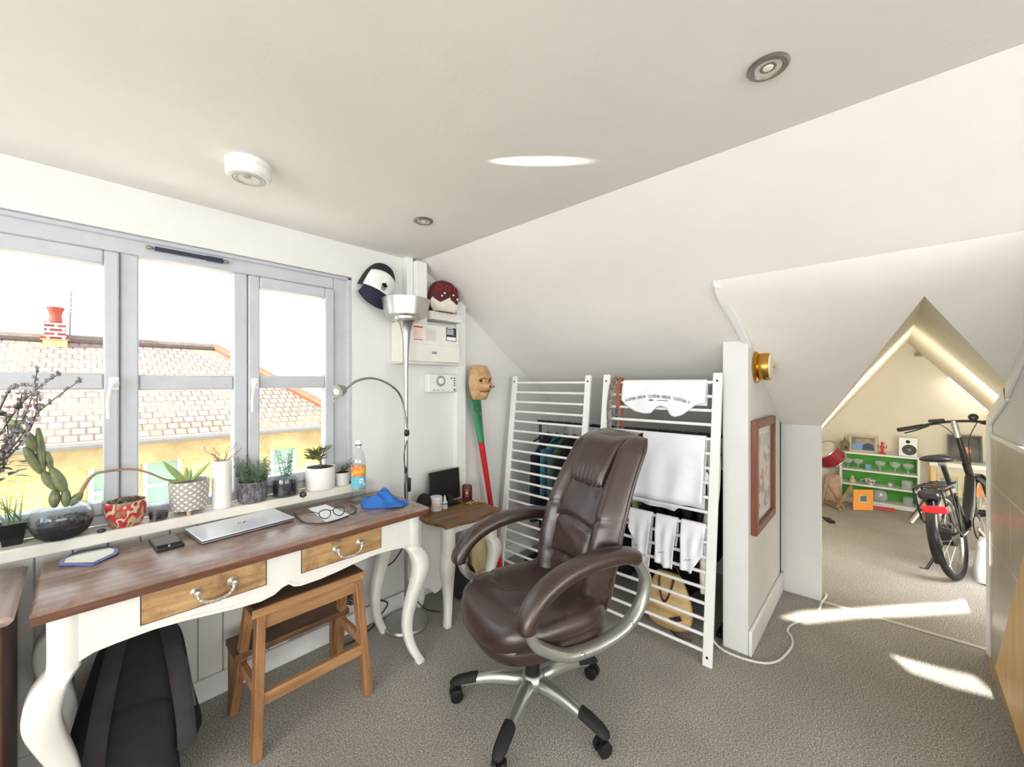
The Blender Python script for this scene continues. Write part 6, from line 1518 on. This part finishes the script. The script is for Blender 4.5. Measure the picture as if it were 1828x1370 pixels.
# glowing strip standing for a sunlit rooflight reveal, and bracket
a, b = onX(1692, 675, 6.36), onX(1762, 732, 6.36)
t_ = thing('sunlit_strip', 'glowing white strip for the sunlit rooflight reveal along the sloping loft ceiling', 'sunlit strip', tuple((a + b) / 2))
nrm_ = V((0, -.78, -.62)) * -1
MB().bar(a, b, .05, .030, up=(0, .78, .62)).build('sunlit_face', emit('sunlit_strip_glow', (255, 252, 244), 6), t_)
MB().bar(a + V((0, .022, .018)), b + V((0, .022, .018)), .06, .012, up=(0, .78, .62)).build('strip_backing', WHITEP, t_)
a = onX(1646, 631, 6.38)
tag(MB().bar(a + V((.05, .03, -.02)), a + V((-.06, -.03, .01)), .07, .03).build('ceiling_bracket', plain('beige_bracket', (176, 168, 148), .5), bevel=.004), 'small beige bracket under the loft ridge', 'bracket')
# black plug lead
pp = [onZ(px, py, .006) for px, py in ((1455, 923), (1466, 923), (1475, 927))]
t_ = thing('plug_lead', 'black plug and lead lying on the loft carpet by the doorway edge', 'cable', tuple(pp[-1]))
MB().tube(curve(pp, 5), .006, 7).build('lead', BLACK, t_); q = onZ(1486, 932, .018); MB().bar(V((pp[-1].x, pp[-1].y, .014)), V((q.x, q.y, .014)), .05, .026).build('plug', BLACK, t_, bevel=.006)
# white sack behind the jamb
q = onZ(1764, 1045, 0)
m = MB(); M0 = V((q.x + .12, -.56, .0))
def fb(a, b):
    th = 2 * pi * a; k = 1 + .08 * sin(4 * th) + .05 * sin(9 * th + 3 * b); r = .13 * (1 - .35 * b ** 2) * k; return M0 + V((1.5 * r * cos(th), r * sin(th) * .6, .26 * b + .01 * sin(3 * th)))
m.grid(fb, 30, 10); m.f.append(tuple(i * 11 + 10 for i in range(30))); m.f.append(tuple(i * 11 for i in range(30)))
tag(m.build('white_sack', plain('white_plastic_bag', (232, 236, 240), .4, bump=.5, bscale=30), weld=True, sharp=80), 'white plastic sack on the carpet behind the door jamb, by the bicycle wheel', 'bag')

# ================================================================ BICYCLE (x forward, rear contact at the origin)
bk = thing('electric_bicycle', 'black electric bicycle with rear rack and red reflector on its kickstand', 'bicycle', (4.27, -.405, 0))
TY = plain('tyre_rubber', (34, 33, 33), .8, bump=.4, bscale=300); BF_ = plain('black_gloss_frame', (24, 24, 27), .25, var=.03); R = .305
def wheel(x, nm, hubr):
    c = V((x, 0, R)); t = MB().tube([c + V(((R - .022) * cos(a), 0, (R - .022) * sin(a))) for a in [2 * pi * i / 56 for i in range(56)]], .022, 10, closed=True).build(nm, TY, bk, world=False)
    MB().tube([c + V(((R - .05) * cos(a), 0, (R - .05) * sin(a))) for a in [2 * pi * i / 48 for i in range(48)]], .012, 8, closed=True).build('rim', CHROME, t, world=False)
    MB().tube([c + V((0, -.035, 0)), c + V((0, -.03, 0)), c + V((0, .03, 0)), c + V((0, .035, 0))], [hubr * .6, hubr, hubr, hubr * .6], 24).build('hub', BF_, t, world=False)
    sp = MB()
    for k in range(28):
        a = 2 * pi * k / 28; s = 1 if k % 2 else -1; a2 = a + .35 * (1 if (k // 2) % 2 else -1); sp.tube([c + V((hubr * .9 * cos(a2), s * .028, hubr * .9 * sin(a2))), c + V(((R - .055) * cos(a), 0, (R - .055) * sin(a)))], .0016, 4)
    sp.build('spokes', CHROME, t, world=False)
wheel(0, 'rear_wheel', .075); wheel(.96, 'front_wheel', .03)
def fender(x, a0, a1, nm):
    c = V((x, 0, R)); pts = [c + V(((R + .018) * cos(a), 0, (R + .018) * sin(a))) for a in [lerp(radians(a0), radians(a1), i / 24) for i in range(25)]]
    MB().tube(pts, .030, 10, flat=.22).build(nm, BF_, bk, world=False)
fender(0, 40, 205, 'rear_mudguard'); fender(.96, 20, 150, 'front_mudguard')
BB = V((.40, 0, .29)); ST_ = V((.27, 0, .60)); HT = V((.80, 0, .62)); HT2 = V((.78, 0, .74))
MB().tube([BB, lerp(BB, HT, .5) + V((0, 0, -.02)), HT], [.030, .034, .030], 14, flat=1.3).build('down_tube', BF_, bk, world=False)
MB().tube([BB, ST_], .019, 14).build('seat_tube', BF_, bk, world=False)
for s in (-1, 1):
    MB().tube([BB + V((-.03, s * .03, 0)), V((0, s * .062, R))], .010, 8).build('chain_stay', BF_, bk, world=False)
    MB().tube([V((0, s * .062, R)), ST_ + V((0, s * .02, -.06))], .008, 8).build('seat_stay', BF_, bk, world=False)
    MB().tube([V((.96, s * .05, R)), V((.88, s * .048, .56)), V((.82, s * .025, .62))], .013, 10).build('fork_leg', BF_, bk, world=False)
MB().tube([HT + V((.02, 0, -.03)), HT2], .026, 14).build('head_tube', BF_, bk, world=False)
MB().tube([HT2, V((.72, 0, 1.08))], [.022, .018], 14).build('steering_stem', BF_, bk, world=False)
MB().tube([V((.735, 0, .96)), V((.72, 0, 1.10))], .02, 12).build('stem_clamp', SILVER, bk, world=False)
hb_ = curve([V((.58, .31, 1.055)), V((.64, .24, 1.065)), V((.70, .10, 1.09)), V((.72, 0, 1.095)), V((.70, -.10, 1.09)), V((.64, -.24, 1.065)), V((.58, -.31, 1.055))], 6)
MB().tube(hb_, .011, 10).build('handlebar', BF_, bk, world=False)
for s in (1, -1):
    MB().tube([V((.675, s * .18, 1.075)), V((.62, s * .25, 1.062)), V((.565, s * .32, 1.053))], [.016, .018, .018], 12).build('grip', RUBBER, bk, world=False)
    MB().tube([V((.70, s * .15, 1.07)), V((.665, s * .24, 1.035)), V((.63, s * .30, 1.02))], .006, 8).build('brake_lever', BLACK, bk, world=False)
    MB().tube(curve([V((.70, s * .14, 1.075)), V((.84, s * .10, 1.06)), V((.86, s * .03, .92)), V((.80, s * .02, .72))], 6), .0035, 6).build('brake_cable', BLACK, bk, world=False)
MB().box((.62, .05, 1.10), (.72, .13, 1.125)).build('display', BLACK, bk, world=False, bevel=.005)
MB().ball((.70, -.12, 1.12), (.035, .03, .03), 16, 10).build('bell', BLACK, bk, world=False)
MB().tube([lerp(BB, ST_, .8), V((.20, 0, .80))], .0165, 14).build('seat_post', BF_, bk, world=False)
rings = []
for x, w, h in ((.06, .05, .02), (.075, .085, .032), (.12, .092, .036), (.18, .075, .034), (.24, .045, .03), (.31, .026, .026), (.345, .012, .015)): rings.append([V((x, 1.15 * w * cos(a), .835 + .03 * max(0, .12 - x) * 4 + h * (sin(a) if sin(a) > 0 else .7 * sin(a)))) for a in [2 * pi * i / 20 for i in range(20)]])
MB().loft(rings).build('saddle', plain('saddle_vinyl', (26, 25, 26), .35), bk, world=False, sub=1, sharp=80)
MB().tube([V((.20, -.02, .80)), V((.20, .02, .80))], .024, 14).build('saddle_clamp', SILVER, bk, world=False)
# rear rack with battery
for s in (-1, 1):
    MB().tube([V((0, s * .07, R)), V((-.06, s * .075, .655))], .0065, 8).build('rack_stay', BF_, bk, world=False)
    MB().tube(curve([V((.20, s * .05, .66)), V((.0, s * .075, .665)), V((-.22, s * .075, .665)), V((-.25, s * .04, .665))], 5), .0065, 8).build('rack_rail', BF_, bk, world=False)
    MB().tube([V((-.24, s * .072, .66)), V((-.19, s * .075, .44)), V((0, s * .07, R))], .0065, 8).build('rack_strut', BF_, bk, world=False)
for x in (-.20, -.10, 0, .10): MB().tube([V((x, -.075, .668)), V((x, .075, .668))], .005, 8).build('rack_bar', BF_, bk, world=False)
MB().box((-.235, -.06, .585), (.13, .06, .645)).build('battery', plain('black_battery', (34, 32, 34), .25), bk, world=False, bevel=.018)
MB().box((-.266, -.088, .500), (-.25, .045, .550)).build('rear_reflector', plain('red_reflector', (204, 32, 40), .2), bk, world=False, bevel=.006)
MB().tube([V((-.258, -.02, .53)), V((-.24, -.02, .58))], .006, 8).build('reflector_bracket', BLACK, bk, world=False)
cr_ = V((BB.x, -.06, BB.z)); MB().tube([cr_ + V((0, -.004, 0)), cr_ + V((0, .004, 0))], .085, 32).build('chainring', DARKMETAL, bk, world=False)
MB().bar(cr_, cr_ + V((.10, -.03, -.13)), .012, .025).build('crank', SILVER, bk, world=False); MB().box((.46, -.20, .14), (.55, -.10, .165)).build('pedal', BLACK, bk, world=False)
MB().bar(V((BB.x, .06, BB.z)), V((.30, .09, .42)), .012, .025).build('crank', SILVER, bk, world=False); MB().box((.255, .10, .41), (.345, .20, .435)).build('pedal', BLACK, bk, world=False)
MB().tube([V((.10, .04, .26)), V((.02, .17, .03)), V((.0, .20, .028))], [.010, .010, .014], 8).build('kickstand', BLACK, bk, world=False)
bk.rotation_euler = (radians(-9.5), 0, radians(-17))
# spot lamp added at the desk mirror, standing in for its ceiling glint
mp_ = sum(hx if False else [onZ(160, 995, DT)], V((0, 0, 0)))
light('mirror_glint_spot', 'SPOT', (mp_.x, mp_.y, DT + .02), 240, (1, .98, .92), look=onZ(962, 288, H), spot_size=radians(7.5), spot_blend=.6, shadow_soft_size=.004).scale = (.27, 1, 1)
